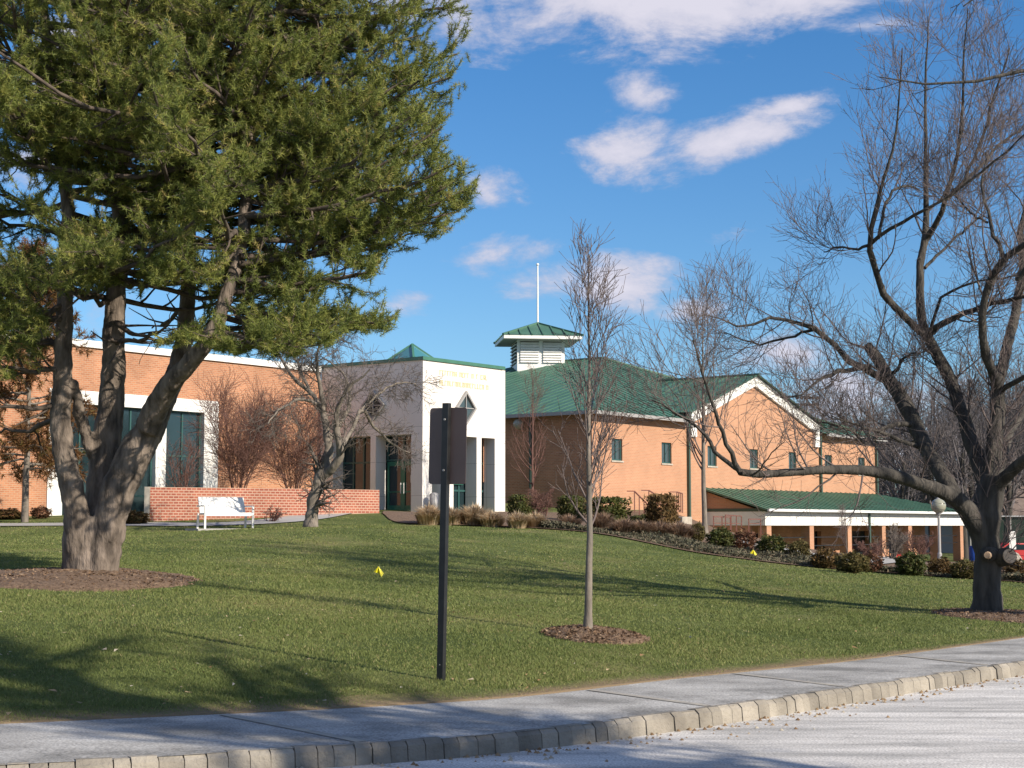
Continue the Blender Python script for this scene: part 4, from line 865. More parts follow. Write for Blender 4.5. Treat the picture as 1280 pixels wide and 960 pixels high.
def block():
    a = G(851, 73); T = MB().box(-.42, .42, -.35, .5, -.8, EYE + .42 - a.z).build('stone_block', M['stone'], None, bevel=.02); T.location = a; T.rotation_euler.z = A52; tag(T, 'pale stone block at the foot of the hall corner by the steps', 'stone block')
    b = G(1256, 52); r = MB().sphere((0, 0, .25), .55, 10, 7, .75).build('boulder', M['rock']); r.location = b; tag(r, 'pale boulder behind the trunk of the large bare tree', 'boulder')
    for i, (u, Y, s, lb) in enumerate([(893, 52, .16, 'small pale rock at the foot of the slim grey tree'), (915, 51, .2, 'pale flat rock in the bed between two shrubs'), (948, 50.5, .24, 'pale upright rock left of the dark green shrub'), (1006, 50, .22, 'pale flat rock beside the olive shrub'), (1045, 49, .16, 'pale rock right of the bronze shrub')]):
        q = G(u, Y); r = MB().sphere((0, 0, .04), s, 9, 6, .6).build('bed_rock', M['rock']); r.location = q; r.rotation_euler.z = i; tag(r, lb, 'rock', 'pale rocks in the planting bed')
    q = G(537, 66); q = Vector((*(E0 + DA * .25 + DB * -.42), 0)); q.z = h(q.x, q.y)
    T = empty('litter_bin', q); tag(T, 'grey round bin standing at the corner of the entrance pavilion', 'bin'); MB().tube([(0, 0, 0), (0, 0, .72)], [.17, .19], 14).build('drum', M['grey_metal'], T, smooth=True); MB().sphere((0, 0, .72), .19, 14, 8, .6).build('lid', M['grey_metal'], T, smooth=True)
block()

# ------------------------------------------------------------------ bare trees
def bare_tree(name, label, cat, limbs, Y, origin, levels, seed, trunk_mat, twig_mat, group=None, vox=.022, jit=.02, relief=.03, fuse_r=.05):
    r = np.random.default_rng(seed); T = empty(name, origin); tag(T, label, cat, group); o = np.array(origin)
    ps, rs = [], []; g = Geo()
    for L_ in limbs:
        p, q = limb(L_, 14, jit, r, Y); ps.append(p); rs.append(q)
    ps = np.array(ps); rs = np.array(rs)
    g.tub(ps, rs, 10)
    # close the tube ends with small cones so the fused mesh is solid
    gt = Geo()
    for p_, q_ in zip(ps, rs):
        k_ = np.nonzero(q_ > fuse_r)[0]
        if len(k_) < 2: continue
        m_ = k_[-1] + 1; a_, b_ = p_[:m_], q_[:m_]; ti = np.linspace(0, m_ - 1, 18); a_ = np.stack([np.interp(ti, np.arange(m_), a_[:, c]) for c in range(3)], 1); b_ = np.interp(ti, np.arange(m_), b_)
        a_ = np.concatenate([a_[:1] - (a_[1:2] - a_[:1]) * .02, a_, a_[-1:] + (a_[-1:] - a_[-2:-1]) * .05]); b_ = np.r_[.001, b_, .001]; gt.tub(a_[None], b_[None], 14)
    t = gt.build('trunk', trunk_mat, T, True, o); remesh(t, vox, relief, .18)
    gl = Geo(); gl.tub(ps, rs * .93, 9); gl.build('limbs', trunk_mat, T, True, o); g2 = Geo(); cur = (ps, rs)
    for lv in levels:
        src = cur if lv.get('src') is None else lv['src']
        c = grow(cur[0], cur[1], lv['n'], lv['t'][0], lv['t'][1], *lv['l'], lv['a'], lv['up'], lv.get('P', 5), lv.get('wig', .12), r, lv.get('rs', .5), lv.get('re', .3), lv.get('lf', .4), lv.get('azup', 0), lv.get('rm', .003), lv.get('rx', 9))
        g2.tub(c[0], c[1], lv.get('k', 4)); cur = c if not lv.get('keep') else (np.concatenate([cur[0], c[0]]) if cur[0].shape[1] == c[0].shape[1] else c[0], c[1])
    g2.build('branches', twig_mat, T, True, o)
    return T

maple_limbs = [
 [(1233, 778, 0, 27), (1234, 765, 0, 20), (1234, 735, 0, 17.5), (1234, 700, 0, 16.5), (1231, 665, 0, 17), (1233, 640, 0, 19), (1238, 612, 0, 17), (1241, 595, 0, 13)],
 [(1230, 675, 0, 15), (1215, 645, -.1, 13), (1190, 619, -.3, 10), (1150, 605, -.6, 8.5), (1110, 592, -1, 8), (1093, 587, -1.1, 7), (1040, 588, -1.5, 6), (985, 590, -1.8, 5.2), (948, 593, -2, 4.8), (925, 590, -2.2, 5)],
 [(925, 590, -2.2, 4), (905, 545, -2.4, 2.8), (889, 497, -2.6, 2.2), (875, 458, -2.7, 1.6), (866, 425, -2.8, .9)],
 [(930, 591, -2.2, 3.6), (901, 571, -2, 2.8), (878, 542, -1.9, 2.4), (857, 524, -1.7, 1.9), (837, 510, -1.6, 1.3), (815, 500, -1.5, .8)],
 [(1196, 622, -.3, 9), (1180, 597, -.1, 10.5), (1163, 570, .3, 9.5), (1148, 540, .6, 9.5), (1130, 505, .9, 10), (1107, 468, 1.2, 8), (1092, 443, 1.3, 7.5), (1084, 432, 1.4, 6)],
 [(1112, 478, 1.2, 5.5), (1080, 462, 1.0, 4.5), (1060, 452, .9, 4), (1042, 430, .8, 3.6), (1016, 410, .5, 3.4), (990, 401, .4, 2.4), (966, 396, .2, 2.2), (928, 408, 0, 1.6), (905, 402, -.1, 1.1), (880, 393, -.2, .7)],
 [(1018, 412, .5, 2.2), (985, 422, .9, 1.7), (952, 430, 1.2, 1.5), (925, 424, 1.4, 1), (905, 415, 1.5, .6)],
 [(1088, 458, 1.0, 3.2), (1058, 463, .5, 3.2), (1034, 470, .1, 2.6), (1018, 479, -.2, 1.8), (1003, 493, -.4, 1.3), (975, 497, -.6, .8)],
 [(1138, 530, .6, 3.6), (1107, 534, .2, 3.2), (1086, 555, -.2, 2.4), (1066, 540, -.5, 1.8), (1040, 530, -.7, 1.2), (1020, 528, -.9, .7)],
 [(1150, 560, .5, 3.2), (1115, 546, .0, 2.6), (1090, 538, -.3, 2.2), (1067, 530, -.6, 1.4), (1040, 520, -.8, .8)],
 [(1113, 470, 1.2, 3), (1125, 455, 1.0, 2), (1133, 445, .8, 1.7), (1145, 441, .6, 1.2)],
 [(1236, 612, 0, 12), (1225, 583, .3, 10.5), (1212, 548, .6, 9.5), (1200, 508, .9, 8.5), (1185, 468, 1.2, 8), (1170, 440, 1.4, 7.5), (1160, 422, 1.5, 6.5)],
 [(1160, 424, 1.5, 5), (1131, 396, 1.2, 4.8), (1107, 372, 1.0, 4.6), (1095, 335, .7, 4.2), (1087, 305, .5, 4), (1094, 262, .2, 2.8), (1106, 222, .1, 2.2), (1122, 160, -.2, 1.5), (1128, 60, -.4, .7)],
 [(1088, 305, .5, 3), (1105, 290, .2, 2.6), (1130, 277, -.1, 2.4), (1158, 262, -.4, 2.2), (1195, 238, -.6, 1.8), (1238, 205, -.9, 1.5), (1290, 160, -1.3, 1.1)],
 [(1085, 307, .5, 2.4), (1068, 312, .8, 1.7), (1050, 308, 1.0, 1.3), (1030, 315, 1.3, .8)],
 [(1098, 298, .5, 2.4), (1108, 250, .9, 2), (1130, 232, 1.2, 1.6), (1150, 238, 1.4, 1)],
 [(1158, 422, 1.5, 6), (1151, 395, 1.6, 5.8), (1149, 365, 1.7, 5.4), (1152, 330, 1.8, 5), (1155, 298, 1.9, 4.8), (1158, 255, 2, 3.8), (1157, 200, 2, 2.8), (1158, 120, 2.1, 1.8), (1160, 20, 2.2, .8)],
 [(1157, 300, 1.9, 4.2), (1172, 275, 1.6, 3.8), (1184, 250, 1.3, 3.4), (1190, 215, 1.1, 2.8), (1202, 160, .8, 2.2), (1205, 80, .6, 1.4), (1210, 10, .5, .7)],
 [(1184, 250, 1.3, 2.8), (1205, 225, 1.2, 2.4), (1225, 180, 1, 2), (1240, 130, .8, 1.6), (1262, 60, .7, 1)],
 [(1190, 240, 1.3, 2.6), (1222, 212, 1.6, 2.2), (1250, 180, 1.9, 1.8), (1290, 150, 2.2, 1.2)],
 [(1160, 418, 1.5, 4.6), (1172, 408, 1.1, 4.4), (1198, 395, .8, 4), (1228, 382, .4, 3.6), (1262, 374, 0, 3), (1310, 368, -.4, 2.2)],
 [(1163, 412, 1.4, 2.4), (1176, 375, 1.0, 2), (1200, 358, .8, 1.7), (1240, 350, .5, 1.3), (1290, 340, .2, .9)],
 [(1156, 335, 1.8, 2.4), (1175, 315, 2.2, 2), (1200, 292, 2.5, 1.6), (1225, 270, 2.8, 1)],
 [(1239, 610, 0, 12), (1241, 575, .1, 11), (1245, 535, .2, 10), (1247, 500, .3, 9.5), (1246, 478, .3, 8.5)],
 [(1247, 485, .3, 6.5), (1240, 462, 0, 6), (1229, 430, -.3, 5.5), (1228, 395, -.5, 5), (1235, 358, -.7, 4.8), (1250, 330, -.9, 4.8), (1275, 310, -1.2, 4), (1310, 290, -1.5, 3)],
 [(1256, 325, -.9, 3.2), (1240, 290, -.7, 2.6), (1234, 262, -.6, 2.2), (1228, 240, -.5, 1.6), (1232, 190, -.3, 1)],
 [(1234, 278, -.7, 1.8), (1215, 266, -.4, 1.5), (1198, 248, -.2, 1), (1190, 232, 0, .7)],
 [(1247, 483, .3, 7.5), (1254, 455, .6, 7), (1263, 420, .9, 6.5), (1272, 380, 1.2, 6), (1278, 345, 1.4, 5.5), (1275, 300, 1.6, 4.4), (1285, 240, 1.8, 3), (1296, 160, 2, 2)],
 [(1243, 615, 0, 9), (1262, 590, -.4, 8), (1285, 572, -.9, 7), (1340, 560, -2, 5), (1400, 530, -3, 3.5), (1470, 490, -3.6, 2)],
 [(1244, 600, 0, 6), (1258, 560, .4, 5.5), (1268, 530, .9, 5), (1295, 500, 1.5, 4), (1350, 440, 2.2, 3), (1390, 350, 2.6, 1.8)],
 [(1250, 490, .3, 4), (1268, 478, -.2, 3.6), (1300, 462, -.8, 3), (1360, 430, -1.6, 2), (1410, 390, -2, 1)],
]
for dx, s_ in ((60, 1), (110, -1)):
    maple_limbs.append([(1272, 350, 1.4 * s_, 4), (1272 + dx * .5, 280, 2 * s_, 3.2), (1272 + dx, 190, 2.8 * s_, 2.2), (1272 + dx * 1.3, 80, 3.4 * s_, 1.3)])
BT = lambda *lv: [dict(zip(('n', 't', 'l', 'a', 'up', 'wig', 'rs', 'P', 'k', 'rm', 'rx'), x)) for x in lv]
maple_lv = BT((12, (.30, .99), (.8, 2.1), (30, 65), .12, .12, .34, 8, 5, .0055, .017), (9, (.12, 1), (.4, 1.0), (25, 60), .13, .14, .5, 5, 3, .0038), (4, (.15, 1), (.2, .5), (20, 55), .12, .15, .6, 3, 3, .003))
maple = bare_tree('bare_tree', 'large bare spreading tree at the right with a low bough reaching left over the lawn', 'tree', maple_limbs, 25.0, maple_c, maple_lv, 4, M['bark_dark'], M['twig_purple'], jit=.012)
def maple_details():
    # pruning wounds and the cut stub on the right of the trunk
    r = MB().sphere((0, 0, 0), .15, 14, 9).build('burl', M['bark_dark'], maple, smooth=True); q = P(1237, 693, 24.78) - maple_c; r.location = q; r.scale = (1.1, .5, .8)
    a, b = P(1250, 697, 24.9) - maple_c, P(1262, 695, 24.62) - maple_c; d = (b - a).normalized()
    MB().tube([a, b - d * .03, b], [.15, .135, .125], 14).build('branch_stub', M['bark_dark'], maple, smooth=False)
    MB().tube([b, b + d * .012], [.115, .11], 16).build('cut_face', M['cut_wood'], maple)
    a, b = P(1236, 694, 24.85) - maple_c, P(1234, 694, 24.55) - maple_c; MB().tube([a, b], [.07, .05], 10).build('cut_face', M['cut_wood'], maple)
maple_details()

# crab apple beside the bench
crab_c = G(390, 44)
crab_limbs = [
 [(389, 662, 0, 11), (389, 650, 0, 8.5), (392, 625, 0, 7.5), (398, 605, 0, 8), (406, 585, 0, 7)],
 [(406, 588, 0, 6), (413, 560, .1, 6), (409, 540, .2, 5), (404, 515, .3, 4), (392, 495, .4, 3), (372, 478, .5, 2.6), (358, 460, .6, 2), (343, 432, .7, 1.2)],
 [(402, 600, 0, 5), (420, 580, -.3, 5.5), (427, 558, -.5, 5), (420, 535, -.6, 4), (425, 505, -.8, 3), (440, 480, -1, 2), (462, 462, -1.2, 1)],
 [(412, 548, .2, 4), (425, 530, .6, 3), (437, 500, .9, 2.2), (430, 470, 1.2, 1.6), (405, 448, 1.5, 1)],
 [(405, 520, .3, 3.4), (400, 480, 0, 2.8), (396, 455, -.2, 2.2), (402, 430, -.4, 1.4), (420, 418, -.5, .8)],
 [(427, 558, -.5, 3), (440, 540, 0, 2.6), (452, 512, .4, 2.6), (470, 535, .8, 2), (490, 556, 1.2, 1.4), (512, 566, 1.5, .8)],
 [(452, 512, .4, 2), (475, 490, .8, 1.6), (500, 478, 1, 1.2), (520, 480, 1.2, .7)],
 [(398, 505, .3, 2.6), (375, 500, -.4, 2), (352, 510, -1, 1.5), (335, 530, -1.4, .8)],
 [(388, 490, .4, 2.4), (372, 455, 1, 1.8), (365, 430, 1.5, 1)],
]
bare_tree('crab_apple_tree', 'small gnarled bare tree with a spreading twiggy crown right of the white bench', 'tree', crab_limbs, 44.0, crab_c,
          BT((12, (.25, 1), (.7, 1.5), (35, 75), .02, .2, .34, 7, 4, .008), (8, (.15, 1), (.35, .9), (30, 70), .0, .2, .55, 5, 3, .007), (5, (.2, 1), (.15, .4), (25, 60), .0, .2, .6, 3, 3, .005)), 5, M['bark_grey'], M['twig_grey'], jit=.02, vox=.03, relief=.04, fuse_r=.055)

def young_tree(name, label, u, vtop, vbase, Y, seed, spread, nb, fork, tr, tmat, wmat, group, dens=1.0, lean=0):
    c = G(u, Y); top = P(u + lean, vtop, Y); Hh = (top.z - c.z) * .9; r = np.random.default_rng(seed); T = empty(name, c); tag(T, label, 'tree', group)
    z = np.linspace(-.05, Hh, 16); x = lean / F * Y * (z / Hh) + np.cumsum(r.normal(0, .012, 16)) * .5; p = np.stack([x, np.cumsum(r.normal(0, .012, 16)) * .5, z], 1)[None]; rad = (tr * (1 - .93 * (z / Hh) ** .85))[None]; rad[0, 0] = tr * 1.5
    g = Geo().tub(p, np.maximum(rad, .006), 9); g.build('trunk', tmat, T)
    g2 = Geo(); b1, q1 = grow(p, rad, nb, fork, .93, Hh * spread * .8, Hh * spread * 1.35, (28, 52), .17, 8, .07, r, .45, .25, .62, rmin=.005); g2.tub(b1, q1, 5)
    b2, q2 = grow(b1, q1, int(5 * dens), .2, .95, Hh * spread * .22, Hh * spread * .5, (20, 45), .16, 5, .1, r, .6, .3, .4, rmin=.004); g2.tub(b2, q2, 3)
    b3, q3 = grow(b2, q2, int(4 * dens), .2, 1, .12, .4, (20, 50), .12, 3, .12, r, .7, .4, .3, rmin=.0032); g2.tub(b3, q3, 3)
    g2.build('branches', wmat, T); return T
young_tree('young_tree', 'slender young bare tree with upright branches in the middle of the lawn', 734, 266, 795, 18, 12, .21, 34, .27, .05, M['bark_grey'], M['twig_purple'], None, 1.2, lean=3)
young_tree('young_tree', 'slim grey bare tree in the planting bed in front of the hall gable', 881, 335, 672, 52, 14, .24, 26, .25, .10, M['bark_grey'], M['twig_purple'], None, 1.2)
young_tree('young_tree', 'small bare purple twigged tree in front of the dark side wall of the hall', 666, 455, 640, 62, 15, .34, 24, .22, .07, M['twig_red'], M['twig_red'], None, 1.4)
young_tree('young_tree', 'thin bare sapling rising in front of the white fascia of the walkway', 1058, 630, 700, 60, 17, .38, 14, .2, .03, M['twig_grey'], M['twig_purple'], None, 1.0)

def twig_shrub(name, label, u, Y, w, hgt, seed, m, group, stems=16, dens=1.0):
    c = G(u, Y); r = np.random.default_rng(seed); T = empty(name, c); tag(T, label, 'shrub', group)
    a = r.uniform(0, 6.28, stems); t = np.linspace(0, 1, 8)[None, :, None]; sp = w / 2 * r.uniform(.3, 1, stems); hh = hgt * r.uniform(.75, 1, stems) * (1 - .25 * (sp / w * 2) ** 2)
    d = np.stack([np.cos(a) * sp, np.sin(a) * sp, hh], 1)[:, None]; base = np.stack([np.cos(a) * .12, np.sin(a) * .12, np.full(stems, -.05)], 1)[:, None]
    p = base + np.concatenate([d[..., :2] * t ** 1.6, d[..., 2:] * t], -1) + np.cumsum(r.normal(0, .02, (stems, 8, 3)), 1); q = (.022 * (1 - .7 * t[..., 0])) * np.ones((stems, 1))
    g = Geo().tub(p, q, 5); g.build('stems', m, T); g2 = Geo()
    b1, q1 = grow(p, q, int(9 * dens), .25, 1, hgt * .2, hgt * .4, (25, 60), .06, 6, .15, r, .6, .4, .4, rmin=.007); g2.tub(b1, q1, 3)
    b2, q2 = grow(b1, q1, int(6 * dens), .15, 1, hgt * .08, hgt * .2, (25, 60), .04, 4, .16, r, .7, .5, .3, rmin=.006); g2.tub(b2, q2, 3)
    g2.build('twigs', m, T); return T
twig_shrub('bare_shrub', 'tall red brown bare shrub against the brick wing beside the tall window', 296, 58.5, 3.9, 4.9, 21, M['twig_red'], 'tall bare shrubs against the brick wing', 18, 1.9)
twig_shrub('bare_shrub', 'tall red brown bare shrub against the brick wing behind the crooked tree', 366, 60.5, 3.4, 4.5, 22, M['twig_red'], 'tall bare shrubs against the brick wing', 16, 1.9)
twig_shrub('bare_shrub', 'loose twiggy bare shrub at the left side of the tall shopfront window', 228, 55.5, 1.8, 2.8, 23, M['twig_red'], 'tall bare shrubs against the brick wing', 8)
twig_shrub('low_bare_shrub', 'brown twiggy shrub between the clipped hedges below the dark side wall', 679, 57, 1.1, 1.2, 24, M['twig_red'], 'low bare shrubs in the bed', 12, 1.2)
twig_shrub('low_bare_shrub', 'wispy grey brown bare shrub left of the round boxwood near the walkway', 1112, 52, 1.0, 1.15, 25, M['twig_grey'], 'low bare shrubs in the bed', 12, 1.2)
twig_shrub('low_bare_shrub', 'reddish bare shrub in front of a walkway column', 1090, 50, .9, .75, 26, M['twig_red'], 'low bare shrubs in the bed', 12, 1.2)
twig_shrub('low_bare_shrub', 'bare brown shrub between the round boxwood and the globe lamp', 1146, 56, 1.0, 1.1, 27, M['twig_red'], 'low bare shrubs in the bed', 12, 1.2)
twig_shrub('low_bare_shrub', 'tiny bare twig clump growing against the red garden wall', 337, 49.6, .7, .55, 28, M['twig_red'], 'low bare shrubs in the bed', 8)

# ------------------------------------------------------------------ pines
def tufts(pos, dr, r, K, ln, wd, spread=.8, back=.12):
    n = len(pos); d = unit(dr[:, None] * .75 + r.normal(0, spread, (n, K, 3))); b = pos[:, None] + dr[:, None] * r.uniform(-back, .02, (n, K, 1)); L_ = ln * r.uniform(.7, 1.1, (n, K, 1))
    s = unit(np.cross(d, r.normal(0, 1, (n, K, 3)))) * wd; return np.stack([b + s, b - s, b + d * L_], 2).reshape(-1, 3, 3)
def pine_tree():
    r = np.random.default_rng(31); T = empty('pine_tree', pine_c); tag(T, 'large multi stemmed pine with green needles over the left side of the lawn', 'tree'); o = np.array(pine_c)
    stems = [
     [(112, 732, 0, 38), (112, 715, 0, 32), (114, 690, 0, 28), (117, 660, 0, 26), (120, 640, 0, 25)],
     [(96, 728, 0, 20), (97, 700, -.1, 17), (94, 650, -.2, 16), (88, 600, -.3, 14.5), (78, 550, -.4, 13.5), (75, 505, -.4, 12.5), (80, 450, -.4, 11.5), (81, 400, -.4, 10.5), (80, 340, -.3, 10), (86, 280, -.2, 9), (78, 180, 0, 7.5), (60, 60, .2, 6), (50, -120, .4, 3.5), (50, -260, .5, 1)],
     [(122, 700, .2, 22), (125, 640, .2, 22), (128, 590, .2, 20), (135, 540, .2, 17.5), (141, 480, .2, 15.5), (142, 420, .2, 14), (144, 360, .2, 12.5), (150, 280, .3, 11), (152, 160, .3, 9), (150, 0, .3, 7), (152, -200, .3, 4), (152, -420, .3, 1)],
     [(124, 715, -.1, 22), (134, 670, -.1, 21), (146, 620, -.1, 21), (166, 570, -.1, 22), (188, 532, -.1, 18), (205, 500, -.1, 14)],
     [(185, 535, -.2, 17), (205, 492, -.5, 14), (228, 462, -.8, 12), (252, 440, -1, 11), (268, 415, -1.1, 10), (277, 388, -1.1, 9), (290, 350, -1, 8.5), (303, 300, -.8, 8.5), (309, 240, -.7, 8), (312, 150, -.5, 7), (320, 20, -.4, 5.5), (322, -160, -.3, 3), (322, -300, -.3, 1)],
     [(185, 550, .6, 16), (203, 505, .9, 14), (220, 465, 1.2, 12.5), (230, 425, 1.3, 11), (233, 380, 1.4, 10), (236, 320, 1.4, 9.5), (232, 240, 1.4, 8.5), (230, 100, 1.4, 7), (232, -100, 1.4, 5), (234, -330, 1.4, 1.5)],
     [(117, 572, .1, 8), (104, 535, 0, 7.5), (97, 505, -.2, 7), (90, 478, -.3, 6.5)],
    ]
    g = Geo(); SP = []; SR = []
    for s in stems: p, q = limb(s, 26, 0, r, 22.0); p[1:-1] += r.normal(0, .012, (24, 3)); SP.append(p); SR.append(q)
    SP, SR = np.array(SP), np.array(SR); V, F_ = tubes(SP, SR, 14); 
    # root flare
    Rf = []
    for a in range(7):
        an = a * .9 + .3; b = np.array([math.cos(an), math.sin(an), 0]); l = r.uniform(.5, .7); Rf.append([o + b * .28 + [0, 0, .30], o + b * .40 + [0, 0, .14], o + b * l * .9 + [0, 0, .03], o + b * (l + .2) + [0, 0, -.05]])
    Rf = np.array(Rf); 
    SPc = np.concatenate([SP[:, :1] - (SP[:, 1:2] - SP[:, :1]) * .02, SP, SP[:, -1:] + (SP[:, -1:] - SP[:, -2:-1]) * .05], 1); SRc = np.concatenate([np.full((len(SR), 1), .002), SR, np.full((len(SR), 1), .002)], 1); g.tub(SPc, SRc, 16)
    Rf = np.concatenate([Rf[:, :1], Rf, Rf[:, -1:] + .001], 1); g.add(*tubes(Rf, np.tile([[.002, .14, .12, .08, .04, .002]], (7, 1)), 8)); tr = g.build('trunk', M['bark_pine'], T, True, o); remesh(tr, .026, .05, .16)
    # cap open ends is unnecessary: tips taper below a pixel; bark relief by displacement
    # crown: primary branches from every stem
    g2 = Geo(); prim = []; prr = []
    EV = [(-700, 330), (-420, 420), (-200, 510), (0, 578), (40, 592), (70, 588), (110, 572), (150, 560), (190, 572), (222, 604), (245, 598), (270, 588), (290, 560), (305, 540), (330, 470), (345, 480), (380, 490), (405, 508), (420, 480), (440, 400), (470, 300)]
    ev_v = np.array([e[0] for e in EV]); ev_u = np.array([e[1] for e in EV])
    def px(p): 
        k = p[..., 0] / p[..., 1]; t = (p[..., 2] - EYE) / p[..., 1]; tp = math.tan(PITCH); up = (t - tp) / (1 + t * tp); kk = math.cos(PITCH) - up * math.sin(PITCH); return 640 + k * F * kk, 480 - up * F
    cxm, cym = pine_c.x + .9, 22.3
    for si in (1, 2, 4, 5):
        p, q = SP[si], SR[si]; n = 62 if si in (2, 4) else 50
        for i in range(n):
            t = r.uniform(.30, .985); f = t * 25; a = int(f); s = f - a; p0 = p[a] * (1 - s) + p[min(a+1, 25)] * s; R0 = q[a]
            if p0[2] < 4.5: continue
            az = r.uniform(0, 6.28) if i % 3 else r.normal(0, .6); d = np.array([math.cos(az), math.sin(az) , 0]);
            # reach: envelope radius at that height
            uu, vv = px(p0); Rr = (np.interp(vv - 25, ev_v, ev_u) - 640) / F * 22 - cxm; Rr = max(Rr, 1.2)
            e = np.array([cxm, cym]) + d[:2] * Rr * r.uniform(.5, .98); L2 = np.hypot(*(e - p0[:2])); rise = r.uniform(-.05, .35) * L2 * .6
            tt = np.linspace(0, 1, 10)[:, None]; end = np.array([e[0], e[1], p0[2] + rise]); pth = p0 + (end - p0) * tt; pth[:, 2] += -np.sin(tt[:, 0] * 3.14) * .08 * L2 + tt[:, 0] ** 3 * .15 * L2 * .5; pth[1:-1] += r.normal(0, .035, (8, 3))
            prim.append(pth); prr.append(np.linspace(min(.05, R0 * .6), .012, 10))
    # branches that shape the outline seen from the road: tip (u, v, dY)
    outl = [(300, 330, -1, 575, 222, 0), (300, 330, -.6, 598, 232, -.6), (310, 200, 0, 560, 150, .5), (310, 130, 0, 578, 95, -.3), (312, 90, 0, 588, 66, .3), (318, 10, 0, 562, 10, 0), (322, -60, 0, 560, -30, .6), (300, 300, -1, 590, 262, .8),
            (290, 350, -1, 560, 335, -.8), (285, 365, -1, 545, 328, .4), (280, 385, -1, 500, 402, -.6), (275, 395, -1, 470, 408, .6), (268, 412, -1, 400, 420, -1.5), (268, 412, -1, 440, 395, 1), (280, 380, -1, 360, 425, -.5), (300, 320, -1, 530, 290, 1.5), (262, 420, -1, 330, 425, -1.6),
            (306, 270, -.8, 585, 200, -1.2), (306, 250, -.8, 570, 280, 1.2), (140, 430, .2, 215, 400, -1.5), (142, 400, .2, 200, 425, -.9), (142, 380, .2, 60, 345, -2), (80, 400, -.4, 20, 360, -1.4), (80, 460, -.4, -30, 452, -1), (76, 508, -.4, -30, 502, -.5), (78, 430, -.4, 10, 400, .6), (80, 380, -.4, -20, 400, -1.2), (76, 520, -.4, -10, 540, .5), (233, 400, 1.4, 300, 430, 2), (233, 380, 1.4, 190, 410, 1.9), (143, 350, .2, 240, 330, -2.5), (144, 330, .2, 110, 300, -3)]
    for (u0, v0, d0, u1, v1, d1) in outl:
        a, b = np.array(P(u0, v0, 22 + d0)), np.array(P(u1, v1, 22 + d0 + d1)); tt = np.linspace(0, 1, 10)[:, None]; pth = a + (b - a) * tt; pth[:, 2] += -np.sin(tt[:, 0] * 3.14) * .05 * np.linalg.norm(b - a); pth[1:-1] += r.normal(0, .03, (8, 3)); prim.append(pth); prr.append(np.linspace(.045, .012, 10))
    prim, prr = np.array(prim), np.array(prr)
    for it in range(12):
        uu, vv = px(prim[:, -1]); bad = uu > np.interp(vv, ev_v, ev_u) - 6; prim[bad] = prim[bad, :1] + (prim[bad] - prim[bad, :1]) * .94
    g2.tub(prim, prr, 6)
    b1, q1 = grow(prim, prr, 17, .07, 1, .4, 1.05, (30, 62), .05, 6, .12, r, .55, .35, .4, rmin=.006, flat=.35)
    b2, q2 = grow(b1, q1, 7, .15, 1, .18, .42, (25, 60), .10, 4, .12, r, .6, .5, .3, rmin=.004, flat=.6)
    # tufts at the ends and along the outer part of every twig
    def ends(b): return b[:, -1], unit(b[:, -1] - b[:, -2])
    pos, dr = ends(b2); p1, d1 = ends(b1); p2, d2 = ends(prim); h_ = r.random(len(b2)) < .45; pos = np.concatenate([pos, p1, p2, b2[h_, 1]]); dr = np.concatenate([dr, d1, d2, dr[h_]])
    def keep(P_, m=0):
        uu, vv = px(P_); jit = 5 * np.sin(vv * .13) + 4 * np.sin(vv * .31 + 1); ok = uu < np.interp(vv, ev_v, ev_u) + jit - m
        ub = [-300, 0, 40, 62, 90, 130, 165, 200, 250, 290, 330, 370, 400, 440, 480, 510, 530, 570]; vb = [470, 470, 455, 400, 352, 360, 345, 430, 428, 440, 438, 446, 432, 420, 412, 398, 352, 345]
        low = vv < np.interp(uu, ub, vb) + 5 * np.sin(uu * .17)
        hole = np.zeros(uu.shape, bool)
        for (a, b, ra, rb) in [(212, 378, 48, 26), (195, 402, 36, 22), (312, 262, 22, 26), (165, 340, 14, 22), (272, 178, 16, 12), (290, 55, 16, 14), (214, 83, 10, 10), (5, 60, 12, 20), (60, 372, 26, 16), (106, 385, 20, 30), (505, 334, 26, 10), (480, 352, 60, 9), (390, 318, 26, 10), (420, 333, 30, 9), (22, 232, 16, 8), (290, 400, 12, 22), (355, 300, 22, 9), (100, 262, 14, 16), (255, 300, 12, 16)]:
            hole |= ((uu - a) / ra) ** 2 + ((vv - b) / rb) ** 2 < r.uniform(.7, 1.3, uu.shape)
        return ok & low & ~hole
    k1 = keep(b1[:, -1], 0) | (r.random(len(b1)) < .12); k2 = keep(b2[:, -1], 0)
    g2.tub(b1[k1], q1[k1], 4); g2.tub(b2[k2], q2[k2], 3); g2.build('branches', M['bark_limb'], T, True, o)
    k = keep(pos); pos, dr = pos[k], unit(dr[k] + np.array([0, 0, .25])); print('tufts', len(pos))
    K = 54; tri = tufts(pos - o, dr, r, K, .082, .0042, .85, .19); n = len(pos)
    tv = np.clip(.50 + .20 * r.normal(size=n), 0, 1); var = np.clip(np.repeat(tv, K) + r.normal(0, .10, n * K), 0, 1)
    mesh_np('foliage', tri, [np.arange(len(tri) * 3).reshape(-1, 3)], M['needle'], T, attr=np.repeat(var, 3))
    return T
pine = pine_tree()

